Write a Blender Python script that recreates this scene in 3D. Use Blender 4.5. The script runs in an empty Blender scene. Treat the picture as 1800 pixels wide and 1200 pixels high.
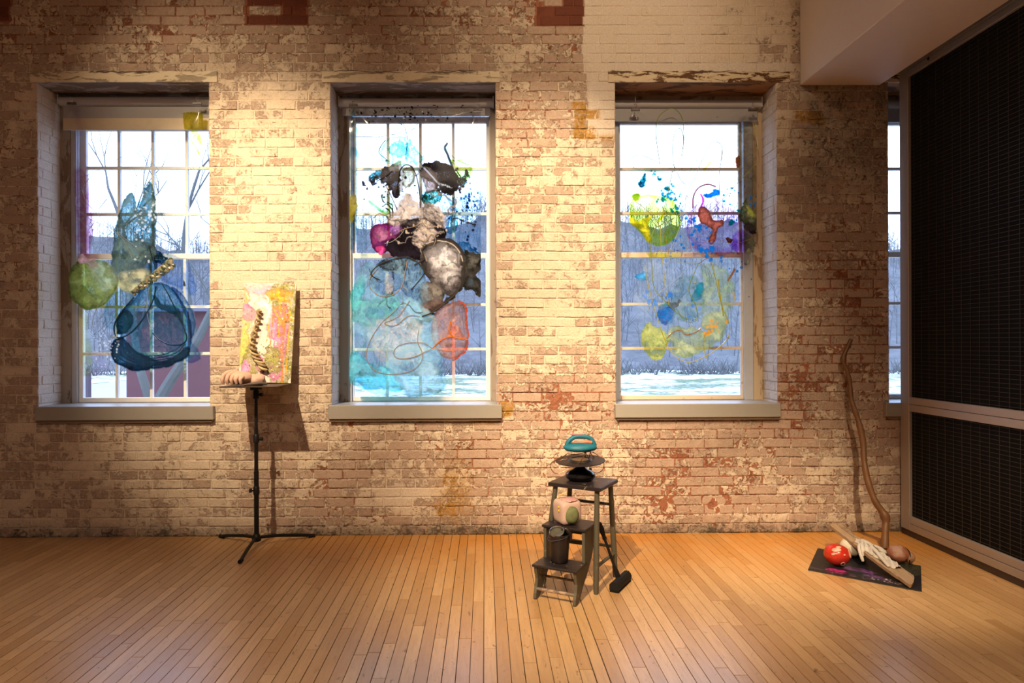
import bpy, math, random
import numpy as np
from mathutils import Vector, Matrix, Euler

random.seed(7)
SC = bpy.context.scene
COL = SC.collection
R = math.radians

# ------------------------------------------------------------------ camera
CAM = Vector((0, -5, 1.4))
FPX = 1200.0
PPX, PPY = 865.5, 603.0
ROT = Euler((0, 0, R(-0.6))).to_matrix() @ Euler((R(90), 0, 0)).to_matrix() @ Euler((0, 0, R(-0.22))).to_matrix()
cd = bpy.data.cameras.new('camera')
cd.sensor_width = 36.0
cd.lens = 24.0
cd.shift_x = (900 - PPX) / 1800.0
cd.shift_y = (PPY - 600) / 1800.0
cd.clip_end = 500
cam = bpy.data.objects.new('camera', cd)
cam.matrix_world = Matrix.Translation(CAM) @ ROT.to_4x4()
COL.objects.link(cam)
SC.camera = cam

# ------------------------------------------------------------------ light
SC.view_settings.view_transform = 'Standard'
SC.view_settings.look = 'None'
SC.view_settings.gamma = 1
SC.view_settings.use_curve_mapping = False
SC.view_settings.exposure = 0.5
SC.cycles.max_bounces = 8
SC.cycles.diffuse_bounces = 4
SC.cycles.glossy_bounces = 3
SC.cycles.transparent_max_bounces = 24
SC.cycles.sample_clamp_indirect = 4
SC.cycles.caustics_reflective = False
SC.cycles.caustics_refractive = False
SC.cycles.blur_glossy = 0.5
SC.cycles.use_denoising = True
SC.cycles.adaptive_threshold = 0.02

w = bpy.data.worlds.new('world')
SC.world = w
w.use_nodes = True
bg = w.node_tree.nodes['Background']
bg.inputs['Color'].default_value = (0.56, 0.72, 1.12, 1)
bg.inputs['Strength'].default_value = 3.3

WARM = (1.0, 0.75, 0.46)
def spot(loc, target, power, size=60, blend=0.8, color=WARM, rad=0.03):
    ld = bpy.data.lights.new('track_and_fill_spot', 'SPOT')
    ld.energy = power
    ld.color = color
    ld.spot_size = R(size)
    ld.spot_blend = blend
    ld.shadow_soft_size = rad
    o = bpy.data.objects.new('track_and_fill_spot', ld)
    o.location = loc
    d = Vector(target) - Vector(loc)
    o.rotation_euler = d.to_track_quat('-Z', 'Y').to_euler()
    COL.objects.link(o)
    return o
def area(loc, target, power, sx, sy, color):
    ld = bpy.data.lights.new('room_fill', 'AREA')
    ld.shape = 'RECTANGLE'; ld.size = sx; ld.size_y = sy
    ld.energy = power; ld.color = color
    o = bpy.data.objects.new('room_fill', ld)
    o.location = loc
    o.rotation_euler = (Vector(target) - Vector(loc)).to_track_quat('-Z', 'Y').to_euler()
    COL.objects.link(o)
    return o

spot((-2.1, -3.3, 4.25), (-1.62, -0.1, 2.0), 1150, 44, 1.0)         # music stand
spot((-2.9, -2.4, 4.25), (-1.9, 0, 2.9), 130, 52, 1.0)              # upper left wall
spot((0.0, -2.7, 4.25), (0.45, 0, 2.0), 820, 44, 1.0)               # pier between windows
spot((-1.0, -4.8, 4.25), (0.62, -0.9, 0.45), 1300, 34, 0.9)         # stool
spot((0.9, -2.4, 4.25), (0.9, 0, 3.5), 110, 75, 1.0)                # unseen fill added to brighten the top of the wall
spot((1.75, -3.4, 4.25), (1.30, 0, 0.80), 420, 42, 1.0)             # under right window
spot((1.7, -3.6, 4.25), (2.40, -0.75, 0.05), 600, 27, 0.9)           # floor pieces
spot((-1.4, -3.6, 4.25), (-1.9, -3.0, 0), 130, 66, 1.0)             # unseen fill spot added to lift the floor before the stand
spot((1.4, -3.6, 4.25), (1.5, -3.0, 0), 170, 66, 1.0)               # second added fill, brightens the floor in front of the stool
area((0, -6.5, 4.4), (0, -6.5, 0), 90, 6, 1.5, (1.0, 0.76, 0.58))   # unseen fill panel added for ambient light from behind the camera

# ------------------------------------------------------------------ pixel helper
def ray(px, py):
    return ROT @ Vector(((px - PPX) / FPX, -(py - PPY) / FPX, -1.0))
def P(px, py, Y):
    d = ray(px, py)
    return CAM + d * ((Y - CAM.y) / d.y)
def PZ(px, py, Z):
    d = ray(px, py)
    return CAM + d * ((Z - CAM.z) / d.z)
def wx(px, Y=0.0): return (px - 853) * (5 + Y) / 1200.0
def wz(py, Y=0.0): return 1.4 - (py - 604) * (5 + Y) / 1200.0

# ------------------------------------------------------------------ noise in numpy
_LAT = {}
def lattices(seed, octaves):
    if (seed, octaves) not in _LAT:
        rs = np.random.RandomState(seed)
        _LAT[(seed, octaves)] = [rs.rand(128, 128) for _ in range(octaves)]
    return _LAT[(seed, octaves)]
def fbm(X, Y, scale, seed=0, octaves=4, gain=0.5):
    lats = lattices(seed, octaves)
    out = np.zeros(X.shape); amp = 1.0; tot = 0.0
    for o in range(octaves):
        lat = lats[o]
        s = scale / (2 ** o)
        x = X / s + 17.3 * o; y = Y / s + 9.1 * o
        xi = np.floor(x).astype(int); yi = np.floor(y).astype(int)
        fx = x - xi; fy = y - yi
        fx = fx * fx * (3 - 2 * fx); fy = fy * fy * (3 - 2 * fy)
        a = lat[xi % 128, yi % 128]; b = lat[(xi + 1) % 128, yi % 128]
        c = lat[xi % 128, (yi + 1) % 128]; d = lat[(xi + 1) % 128, (yi + 1) % 128]
        out += amp * ((a * (1 - fx) + b * fx) * (1 - fy) + (c * (1 - fx) + d * fx) * fy)
        tot += amp; amp *= gain
    return out / tot
def sstep(x): 
    x = np.clip(x, 0, 1); return x * x * (3 - 2 * x)

# ------------------------------------------------------------------ mesh builder
class MB:
    def __init__(s): s.v = []; s.f = []
    def add(s, verts, faces):
        n = len(s.v)
        s.v.extend([tuple(p) for p in verts])
        s.f.extend([tuple(i + n for i in f) for f in faces])
        return s
    def box(s, a, b, M=None, bev=0.0):
        (x0, y0, z0), (x1, y1, z1) = a, b
        if bev <= 0:
            vs = [Vector((x, y, z)) for x in (x0, x1) for y in (y0, y1) for z in (z0, z1)]
            fs = [(0, 1, 3, 2), (4, 6, 7, 5), (0, 4, 5, 1), (2, 3, 7, 6), (0, 2, 6, 4), (1, 5, 7, 3)]
        else:
            vs = []; idx = {}
            for i, x in enumerate((x0, x1)):
                for j, y in enumerate((y0, y1)):
                    for k, z in enumerate((z0, z1)):
                        for ax in range(3):
                            p = [x, y, z]
                            for q, t, (lo, hi) in ((0, i, (x0, x1)), (1, j, (y0, y1)), (2, k, (z0, z1))):
                                if q != ax: p[q] = lo + bev if t == 0 else hi - bev
                            idx[(i, j, k, ax)] = len(vs); vs.append(Vector(p))
            fs = []
            I = idx
            for t in (0, 1):
                q = [I[(t, 0, 0, 0)], I[(t, 1, 0, 0)], I[(t, 1, 1, 0)], I[(t, 0, 1, 0)]]; fs.append(q if t else q[::-1])
                q = [I[(0, t, 0, 1)], I[(1, t, 0, 1)], I[(1, t, 1, 1)], I[(0, t, 1, 1)]]; fs.append(q[::-1] if t else q)
                q = [I[(0, 0, t, 2)], I[(1, 0, t, 2)], I[(1, 1, t, 2)], I[(0, 1, t, 2)]]; fs.append(q if t else q[::-1])
            for i in (0, 1):
                for j in (0, 1):
                    fs.append([I[(i, j, 0, 0)], I[(i, j, 1, 0)], I[(i, j, 1, 1)], I[(i, j, 0, 1)]])
                    fs.append([I[(i, 0, j, 0)], I[(i, 1, j, 0)], I[(i, 1, j, 2)], I[(i, 0, j, 2)]])
                    fs.append([I[(0, i, j, 1)], I[(1, i, j, 1)], I[(1, i, j, 2)], I[(0, i, j, 2)]])
            for i in (0, 1):
                for j in (0, 1):
                    for k in (0, 1):
                        fs.append([I[(i, j, k, 0)], I[(i, j, k, 1)], I[(i, j, k, 2)]])
        if M is not None: vs = [M @ p for p in vs]
        return s.add(vs, fs)
    def tube(s, pts, rad, n=8, cap=True, ry=1.0):
        pts = [Vector(p) for p in pts]
        m = len(pts)
        if not hasattr(rad, '__len__'): rad = [rad] * m
        t0 = (pts[1] - pts[0]).normalized()
        up = Vector((0, 0, 1)) if abs(t0.z) < 0.9 else Vector((1, 0, 0))
        nx = t0.cross(up).normalized()
        vs = []; fs = []
        for i in range(m):
            t = (pts[min(i + 1, m - 1)] - pts[max(i - 1, 0)])
            if t.length < 1e-9: t = t0
            t = t.normalized()
            nx = (nx - t * nx.dot(t))
            if nx.length < 1e-6: nx = t.orthogonal()
            nx.normalize()
            ny = t.cross(nx)
            for k in range(n):
                a = 2 * math.pi * k / n
                vs.append(pts[i] + (nx * math.cos(a) + ny * math.sin(a) * ry) * rad[i])
        for i in range(m - 1):
            for k in range(n):
                k2 = (k + 1) % n
                fs.append((i * n + k, i * n + k2, (i + 1) * n + k2, (i + 1) * n + k))
        if cap:
            fs.append(tuple(range(n))[::-1]); fs.append(tuple((m - 1) * n + k for k in range(n)))
        return s.add(vs, fs)
    def lathe(s, prof, c=(0, 0, 0), n=40, M=None):
        vs = []; fs = []
        for r, z in prof:
            for k in range(n):
                a = 2 * math.pi * k / n
                vs.append(Vector((r * math.cos(a), r * math.sin(a), z)))
        if M is not None: vs = [M @ p for p in vs]
        vs = [p + Vector(c) for p in vs]
        m = len(prof)
        for i in range(m - 1):
            for k in range(n):
                k2 = (k + 1) % n
                fs.append((i * n + k, i * n + k2, (i + 1) * n + k2, (i + 1) * n + k))
        fs.append(tuple(range(n))[::-1]); fs.append(tuple((m - 1) * n + k for k in range(n)))
        return s.add(vs, fs)
    def prism(s, poly, t0, t1, fn):
        """poly of 2D points extruded between t0 and t1; fn(a, b, t) -> world"""
        n = len(poly)
        vs = [fn(a, b, t0) for a, b in poly] + [fn(a, b, t1) for a, b in poly]
        fs = [tuple(range(n))[::-1], tuple(range(n, 2 * n))]
        for i in range(n):
            j = (i + 1) % n
            fs.append((i, j, n + j, n + i))
        return s.add(vs, fs)
    def blob(s, c, r, noise=0.0, fs_=2.0, seg=40, rings=24, M=None, fn=None, seed=0):
        rs = np.random.RandomState(seed); ph = rs.rand(12) * 6.28; dr = rs.randn(12, 3) * fs_
        vs = []; fs = []
        for i in range(rings + 1):
            th = math.pi * i / rings
            for k in range(seg):
                a = 2 * math.pi * k / seg
                d = Vector((math.sin(th) * math.cos(a), math.sin(th) * math.sin(a), math.cos(th)))
                q = 1.0
                if noise: q += noise * sum(math.sin(dr[m][0] * d.x + dr[m][1] * d.y + dr[m][2] * d.z + ph[m]) for m in range(12)) / 3.5
                if fn: q *= fn(d)
                p = Vector((d.x * r[0], d.y * r[1], d.z * r[2])) * q
                if M is not None: p = M @ p
                vs.append(p + Vector(c))
        for i in range(rings):
            for k in range(seg):
                k2 = (k + 1) % seg
                fs.append((i * seg + k, (i + 1) * seg + k, (i + 1) * seg + k2, i * seg + k2))
        return s.add(vs, fs)
    def build(s, name, mat, parent=None, smooth=False, origin=None):
        me = bpy.data.meshes.new(name)
        vs = s.v
        if origin is not None:
            vs = [(p[0] - origin[0], p[1] - origin[1], p[2] - origin[2]) for p in vs]
        me.from_pydata(vs, [], s.f)
        me.update()
        if mat is not None: me.materials.append(mat)
        if smooth:
            me.polygons.foreach_set('use_smooth', [True] * len(me.polygons))
            try: me.set_sharp_from_angle(angle=R(38))
            except Exception: pass
        o = bpy.data.objects.new(name, me)
        COL.objects.link(o)
        if origin is not None: o.location = origin
        if parent is not None:
            o.parent = parent
            if parent.type == 'EMPTY' or True:
                o.location = Vector(o.location) - Vector(world_loc(parent))
        return o
def world_loc(o):
    v = Vector((0, 0, 0))
    while o is not None:
        v += Vector(o.location); o = o.parent
    return v
def empty(name, loc, label=None, cat=None, group=None, kind=None):
    o = bpy.data.objects.new(name, None)
    o.empty_display_size = 0.1
    COL.objects.link(o)
    o.location = loc
    tag(o, label, cat, group, kind)
    return o
def tag(o, label=None, cat=None, group=None, kind=None):
    if label: o['label'] = label
    if cat: o['category'] = cat
    if group: o['group'] = group
    if kind: o['kind'] = kind
    return o
def smooth_path(pts, n=8, closed=False):
    pts = [Vector(p) for p in pts]; m = len(pts); out = []
    for i in range(m if closed else m - 1):
        if closed: p0, p1, p2, p3 = pts[(i - 1) % m], pts[i], pts[(i + 1) % m], pts[(i + 2) % m]
        else: p0, p1, p2, p3 = pts[max(i - 1, 0)], pts[i], pts[i + 1], pts[min(i + 2, m - 1)]
        for k in range(n):
            t = k / n
            out.append(0.5 * ((2 * p1) + (p2 - p0) * t + (2 * p0 - 5 * p1 + 4 * p2 - p3) * t * t + (3 * p1 - p0 - 3 * p2 + p3) * t ** 3))
    out.append(pts[0] if closed else pts[-1])
    return out

# ------------------------------------------------------------------ materials
class NT:
    def __init__(s, name):
        s.m = bpy.data.materials.new(name); s.m.use_nodes = True
        s.t = s.m.node_tree; s.t.nodes.clear()
        s.out = s.n('ShaderNodeOutputMaterial')
    def n(s, typ, **kw):
        nd = s.t.nodes.new(typ)
        for k, v in kw.items(): setattr(nd, k, v)
        return nd
    def l(s, a, b): s.t.links.new(a, b)
    def setin(s, sock, v):
        if hasattr(v, 'is_output') or isinstance(v, bpy.types.NodeSocket): s.l(v, sock)
        elif isinstance(v, (tuple, list)) and len(v) == 3 and sock.type == 'RGBA': sock.default_value = (*v, 1)
        else: sock.default_value = v
    def coord(s): return s.n('ShaderNodeTexCoord').outputs['Object']
    def mapping(s, vec, scale=(1, 1, 1), rot=(0, 0, 0), loc=(0, 0, 0)):
        m = s.n('ShaderNodeMapping'); s.l(vec, m.inputs[0])
        m.inputs['Scale'].default_value = scale; m.inputs['Rotation'].default_value = rot; m.inputs['Location'].default_value = loc
        return m.outputs[0]
    def noise(s, vec, scale, detail=4, rough=0.5, dist=0.0):
        n = s.n('ShaderNodeTexNoise'); s.l(vec, n.inputs['Vector'])
        n.inputs['Scale'].default_value = scale; n.inputs['Detail'].default_value = detail
        n.inputs['Roughness'].default_value = rough; n.inputs['Distortion'].default_value = dist
        return n.outputs['Fac']
    def voro(s, vec, scale, feature='F1'):
        n = s.n('ShaderNodeTexVoronoi', feature=feature); s.l(vec, n.inputs['Vector']); n.inputs['Scale'].default_value = scale
        return n.outputs[0]
    def math(s, op, a, b=0.0, c=None, clamp=False):
        n = s.n('ShaderNodeMath', operation=op, use_clamp=clamp)
        s.setin(n.inputs[0], a); s.setin(n.inputs[1], b)
        if c is not None: s.setin(n.inputs[2], c)
        return n.outputs[0]
    def step(s, x, lo, hi, a=0.0, b=1.0):
        n = s.n('ShaderNodeMapRange', interpolation_type='SMOOTHSTEP')
        s.setin(n.inputs[0], x); s.setin(n.inputs[1], lo); s.setin(n.inputs[2], hi)
        n.inputs[3].default_value = a; n.inputs[4].default_value = b
        return n.outputs[0]
    def mix(s, f, a, b, mode='MIX'):
        n = s.n('ShaderNodeMix', data_type='RGBA', blend_type=mode)
        s.setin(n.inputs['Factor'], f); s.setin(n.inputs[6], a); s.setin(n.inputs[7], b)
        return n.outputs[2]
    def attr(s, name): return s.n('ShaderNodeAttribute', attribute_name=name)
    def fresnel(s, ior):
        """reflectance of a thin sheet, the same from both sides"""
        f = s.n('ShaderNodeFresnel'); g = s.n('ShaderNodeNewGeometry')
        m = s.n('ShaderNodeMapRange'); s.l(g.outputs['Backfacing'], m.inputs[0])
        m.inputs[3].default_value = ior; m.inputs[4].default_value = 1.0 / ior
        s.l(m.outputs[0], f.inputs[0])
        return f
    def bump(s, h, strength=0.5, dist=0.01, normal=None):
        b = s.n('ShaderNodeBump'); s.l(h, b.inputs['Height'])
        b.inputs['Strength'].default_value = strength; b.inputs['Distance'].default_value = dist
        if normal: s.l(normal, b.inputs['Normal'])
        return b.outputs[0]
    def bsdf(s, col, rough=0.6, metal=0.0, normal=None, spec=0.5, **kw):
        b = s.n('ShaderNodeBsdfPrincipled')
        s.setin(b.inputs['Base Color'], col); s.setin(b.inputs['Roughness'], rough)
        s.setin(b.inputs['Metallic'], metal); s.setin(b.inputs['Specular IOR Level'], spec)
        for k, v in kw.items(): s.setin(b.inputs[k.replace('_', ' ')], v)
        if normal: s.l(normal, b.inputs['Normal'])
        s.l(b.outputs[0], s.out.inputs[0])
        return s.m

def simple(name, col, rough=0.6, metal=0.0, var=0.12, nscale=20, bump=0.15, col2=None, thr=None, spec=0.5):
    t = NT(name); c = t.coord()
    f = t.noise(c, nscale, 5, 0.6)
    if thr is not None: f = t.step(f, thr - 0.03, thr + 0.03)
    if col2 is None:
        a = tuple(x * (1 - var) for x in col); b = tuple(min(1, x * (1 + var)) for x in col)
    else: a, b = col, col2
    cc = t.mix(f, a, b)
    nb = t.bump(t.noise(c, nscale * 3, 5, 0.6), bump, 0.003)
    return t.bsdf(cc, rough, metal, nb, spec)

def mat_brick():
    t = NT('painted_brick'); c = t.coord()
    z = t.attr('zone'); sep = t.n('ShaderNodeSeparateColor'); t.l(z.outputs['Color'], sep.inputs[0])
    red_z, yel_z, pla_z = sep.outputs[0], sep.outputs[1], sep.outputs[2]
    grime_shade_z = z.outputs['Alpha']
    rnd = t.attr('rnd').outputs['Fac']
    low = t.noise(c, 1.3, 3, 0.5)
    n1 = t.noise(c, 9.5, 8, 0.66, 0.7)
    n2 = t.noise(t.mapping(c, loc=(7, 3, 5)), 30, 8, 0.7, 1.0)
    n3 = t.noise(t.mapping(c, loc=(1, 9, 2)), 21, 8, 0.7, 1.2)
    n4 = t.noise(c, 90, 4, 0.6)
    # cream paint coverage
    cov = t.math('ADD', t.math('MULTIPLY', n1, 0.55), t.math('MULTIPLY', n2, 0.45))
    cov = t.math('ADD', cov, t.math('MULTIPLY_ADD', rnd, 0.16, -0.08))
    cov = t.math('ADD', cov, t.math('MULTIPLY_ADD', low, 0.22, -0.11))
    cov = t.math('ADD', cov, t.math('MULTIPLY', pla_z, 0.5))
    cov = t.math('SUBTRACT', cov, t.math('MULTIPLY', red_z, 0.13))
    T = t.math('ADD', t.math('MULTIPLY', t.step(cov, 0.485, 0.505), 0.5), t.math('MULTIPLY', t.step(cov, 0.42, 0.58), 0.5))
    # bare brick
    bare = t.math('ADD', t.math('MULTIPLY', n3, 0.8), t.math('MULTIPLY', rnd, 0.17))
    bare = t.math('ADD', bare, t.math('MULTIPLY', red_z, 0.25))
    bare = t.math('SUBTRACT', bare, t.math('MULTIPLY', pla_z, 0.5))
    B = t.step(bare, 0.665, 0.69)
    mid = t.mix(t.noise(c, 5, 5, 0.6), (0.43, 0.305, 0.245), (0.60, 0.465, 0.37))
    mid = t.mix(t.step(n2, 0.35, 0.65), t.mix(0.35, mid, (0.36, 0.22, 0.165)), mid)
    mid = t.mix(t.math('MULTIPLY', rnd, 0.28), mid, (0.42, 0.25, 0.19))
    cream = t.mix(n1, (0.61, 0.49, 0.385), (0.77, 0.65, 0.52))
    cream = t.mix(t.math('MULTIPLY', pla_z, 0.8), cream, (0.72, 0.63, 0.56))
    redc = t.mix(n2, (0.27, 0.085, 0.045), (0.42, 0.175, 0.10))
    col = t.mix(T, mid, cream)
    col = t.mix(B, col, redc)
    # yellow-brown stains
    S = t.math('MULTIPLY', yel_z, t.step(n3, 0.36, 0.52))
    col = t.mix(S, col, t.mix(n2, (0.30, 0.13, 0.02), (0.58, 0.34, 0.08)))
    # dark chips, grime at floor and painted light falloff by the beam
    chips = t.step(t.math('ADD', t.noise(t.mapping(c, loc=(4, 4, 4)), 16, 6, 0.75, 1.5), t.math('MULTIPLY', grime_shade_z, 0.22)), 0.668, 0.70)
    col = t.mix(t.math('MULTIPLY', chips, 0.75), col, (0.055, 0.04, 0.03))
    col = t.mix(t.math('MULTIPLY', grime_shade_z, t.step(n1, 0.3, 0.62)), col, (0.07, 0.055, 0.04), 'MIX')
    # fully unpainted dark patch bricks (zone red > 1.5)
    dk = t.step(red_z, 1.5, 1.9)
    col = t.mix(dk, col, t.mix(rnd, (0.14, 0.035, 0.02), (0.20, 0.055, 0.028)))
    col = t.mix(t.step(n4, 0.3, 0.7, 0, 0.18), col, (0.1, 0.08, 0.06))
    h = t.math('ADD', t.math('MULTIPLY', T, 0.5), t.math('MULTIPLY', n2, 0.9))
    h = t.math('ADD', h, t.math('MULTIPLY', n4, 0.35))
    h = t.math('SUBTRACT', h, t.math('MULTIPLY', B, 0.5))
    nb = t.bump(h, 0.95, 0.009)
    return t.bsdf(col, 0.72, 0, nb, 0.3)

def mat_floor():
    t = NT('maple_floor'); c = t.coord()
    rnd = t.attr('rnd').outputs['Fac']
    st = t.mapping(c, scale=(9, 0.9, 1))
    g = t.noise(st, 6, 7, 0.65, 0.4)
    g2 = t.noise(t.mapping(c, scale=(30, 1.2, 1)), 8, 5, 0.7)
    col = t.mix(rnd, (0.47, 0.265, 0.105), (0.66, 0.42, 0.20))
    col = t.mix(t.step(g, 0.35, 0.75, 0, 0.45), col, (0.36, 0.175, 0.07))
    col = t.mix(t.step(g2, 0.5, 0.8, 0, 0.25), col, (0.25, 0.11, 0.04))
    # orange lacquer left near the wall, light falloff painted into the same tint
    z = t.n('ShaderNodeSeparateXYZ'); t.l(c, z.inputs[0])
    lac_falloff = t.math('MULTIPLY', t.step(z.outputs[1], -1.3, -0.05), t.step(z.outputs[0], -2.0, -0.6))
    lac_falloff = t.math('MULTIPLY', lac_falloff, t.step(t.noise(c, 3, 4, 0.6), 0.25, 0.65, 0.35, 0.9))
    col = t.mix(lac_falloff, col, (0.56, 0.22, 0.025))
    # scuffs
    sc = t.step(t.noise(t.mapping(c, scale=(2.2, 1, 1)), 16, 6, 0.7, 1.0), 0.62, 0.665)
    col = t.mix(t.math('MULTIPLY', sc, 0.7), col, (0.06, 0.03, 0.015))
    sc2 = t.step(t.noise(t.mapping(c, scale=(7, 1.1, 1), loc=(3, 1, 0)), 5, 7, 0.8, 0.4), 0.60, 0.66)
    col = t.mix(t.math('MULTIPLY', sc2, 0.45), col, (0.16, 0.07, 0.03))
    rough = t.step(t.noise(c, 2.2, 5, 0.6), 0.3, 0.7, 0.285, 0.35)
    nb = t.bump(t.math('ADD', t.noise(c, 3.0, 3, 0.5), t.math('MULTIPLY', g, 0.08)), 0.25, 0.01)
    return t.bsdf(col, rough, 0, nb, 1.0)

def mat_attr(name, rough=0.5, bump=0.3):
    t = NT(name); c = t.coord()
    a = t.attr('body')
    nb = t.bump(t.noise(c, 120, 5, 0.6), bump, 0.002)
    return t.bsdf(a.outputs['Color'], rough, 0, nb, 0.4)

def mat_film():
    t = NT('inked_clear_film')
    a = t.attr('tint'); b = t.attr('body')
    tr = t.n('ShaderNodeBsdfTransparent'); t.l(a.outputs['Color'], tr.inputs[0])
    di = t.n('ShaderNodeBsdfDiffuse'); t.l(b.outputs['Color'], di.inputs[0])
    tl = t.n('ShaderNodeBsdfTranslucent'); t.l(b.outputs['Color'], tl.inputs[0])
    m1 = t.n('ShaderNodeMixShader'); m1.inputs[0].default_value = 0.45
    t.l(di.outputs[0], m1.inputs[1]); t.l(tl.outputs[0], m1.inputs[2])
    m2 = t.n('ShaderNodeMixShader'); t.l(b.outputs['Alpha'], m2.inputs[0])
    t.l(tr.outputs[0], m2.inputs[1]); t.l(m1.outputs[0], m2.inputs[2])
    gl = t.n('ShaderNodeBsdfGlossy'); gl.inputs['Roughness'].default_value = 0.12
    fr = t.fresnel(1.4)
    m3 = t.n('ShaderNodeMixShader'); t.l(fr.outputs[0], m3.inputs[0])
    t.l(m2.outputs[0], m3.inputs[1]); t.l(gl.outputs[0], m3.inputs[2])
    t.l(m3.outputs[0], t.out.inputs[0])
    return t.m
def mat_glass():
    t = NT('window_glass')
    tr = t.n('ShaderNodeBsdfTransparent'); tr.inputs[0].default_value = (0.96, 0.98, 0.98, 1)
    gl = t.n('ShaderNodeBsdfGlossy'); gl.inputs['Roughness'].default_value = 0.02
    fr = t.fresnel(1.45)
    m3 = t.n('ShaderNodeMixShader'); t.l(fr.outputs[0], m3.inputs[0])
    t.l(tr.outputs[0], m3.inputs[1]); t.l(gl.outputs[0], m3.inputs[2])
    t.l(m3.outputs[0], t.out.inputs[0])
    return t.m
def mat_peel(name, top, under, thr=0.45, dark=(0.05, 0.03, 0.02), scale=9, stretch=(0.35, 1, 1.5), rough=0.6):
    t = NT(name); c = t.coord()
    v = t.mapping(c, scale=stretch)
    n1 = t.noise(v, scale, 8, 0.68, 0.6)
    n2 = t.noise(v, scale * 3, 6, 0.7)
    T = t.step(n1, thr - 0.015, thr + 0.015)
    u = t.mix(n2, tuple(x * 0.6 for x in under), tuple(min(1, x * 1.3) for x in under))
    col = t.mix(T, u, t.mix(n2, tuple(x * 0.85 for x in top), top))
    col = t.mix(t.math('MULTIPLY', t.step(n2, 0.63, 0.68), 0.7), col, dark)
    nb = t.bump(t.math('ADD', T, n2), 0.5, 0.004)
    return t.bsdf(col, rough, 0, nb, 0.35)

M = {}
M['brick'] = mat_brick()
M['floor'] = mat_floor()
M['film'] = mat_film()
M['glass'] = mat_glass()
M['plaster'] = simple('ceiling_paint', (0.62, 0.56, 0.52), 0.8, bump=0.05, var=0.03)
M['beam'] = simple('beam_paint', (0.66, 0.58, 0.53), 0.75, bump=0.05, var=0.03)
M['roomwall'] = simple('room_wall_paint', (0.45, 0.38, 0.32), 0.8)
M['gap'] = simple('dark_subfloor', (0.035, 0.02, 0.012), 0.9)
M['lintel_light'] = mat_peel('peeling_cream_timber', (0.72, 0.62, 0.46), (0.34, 0.28, 0.21), 0.455)
M['lintel_dark'] = mat_peel('peeling_rusty_timber', (0.66, 0.54, 0.38), (0.11, 0.042, 0.012), 0.49, scale=14)
M['soffit'] = mat_peel('soffit_timber', (0.42, 0.36, 0.31), (0.19, 0.14, 0.11), 0.52)
M['soffit_dark'] = mat_peel('bare_soffit_timber', (0.36, 0.17, 0.07), (0.13, 0.055, 0.025), 0.5)
M['casing'] = mat_peel('weathered_casing_paint', (0.34, 0.28, 0.23), (0.20, 0.13, 0.085), 0.45, scale=6, stretch=(1, 1, 0.3))
M['casing_tan'] = mat_peel('worn_tan_casing_paint', (0.55, 0.42, 0.28), (0.30, 0.19, 0.11), 0.42, scale=6, stretch=(1, 1, 0.3))
M['track'] = simple('grey_sash_track', (0.42, 0.43, 0.47), 0.5, bump=0.05)
M['sash'] = simple('white_sash_paint', (0.80, 0.80, 0.80), 0.45, bump=0.1, var=0.06)
M['sash_tan'] = mat_peel('worn_sash_paint', (0.66, 0.55, 0.43), (0.42, 0.29, 0.18), 0.36, scale=7, stretch=(1, 1, 1))
M['sill'] = simple('grey_sill_paint', (0.30, 0.285, 0.265), 0.4, bump=0.05, var=0.05)
M['under'] = simple('dark_brown_board', (0.16, 0.11, 0.08), 0.7)  # plain dark brown for the sill aprons and lintel cracks
M['shade'] = simple('grey_shade_cloth', (0.33, 0.32, 0.34), 0.75, bump=0.1, nscale=60, var=0.05)
M['tubemetal'] = simple('grey_shade_tube', (0.42, 0.40, 0.41), 0.4, bump=0.02, var=0.03)
M['steel'] = simple('bright_steel', (0.7, 0.68, 0.66), 0.22, 1.0, bump=0.0)
M['clip'] = simple('dark_clip_steel', (0.30, 0.28, 0.27), 0.25, 1.0, bump=0.0)
M['black'] = simple('satin_black', (0.010, 0.009, 0.009), 0.42, bump=0.03, spec=.25)
M['blackmatte'] = simple('matte_black', (0.011, 0.010, 0.010), 0.7, bump=0.1, spec=.2)
M['tray'] = simple('brown_black_tray', (0.035, 0.022, 0.016), 0.45, bump=0.05)
M['shiny'] = simple('glossy_black', (0.008, 0.008, 0.009), 0.16, bump=0.02)
M['alu'] = simple('brushed_frame_metal', (0.46, 0.41, 0.38), 0.42, 0.5, bump=0.04, nscale=40, var=0.05)
M['panel'] = simple('black_infill_felt', (0.006, 0.006, 0.006), 0.85, bump=0.1, nscale=80, spec=0.15)
M['mesh'] = simple('grey_brown_grid_wire', (0.075, 0.062, 0.052), 0.5, 0.5)
M['rail'] = simple('dark_floor_rail', (0.05, 0.03, 0.022), 0.5)

# ------------------------------------------------------------------ setting: brick wall
ZT = 3.308          # opening tops
ZB = 0.953          # sill tops
OPEN = [(wx(72), wx(371)), (wx(583), wx(873)), (wx(1083), wx(1369)), (wx(1567), wx(1860))]
DEP = 0.27
WX0, WX1, WZ1 = -4.4, 5.2, 4.62
COURSE = 0.069

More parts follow.
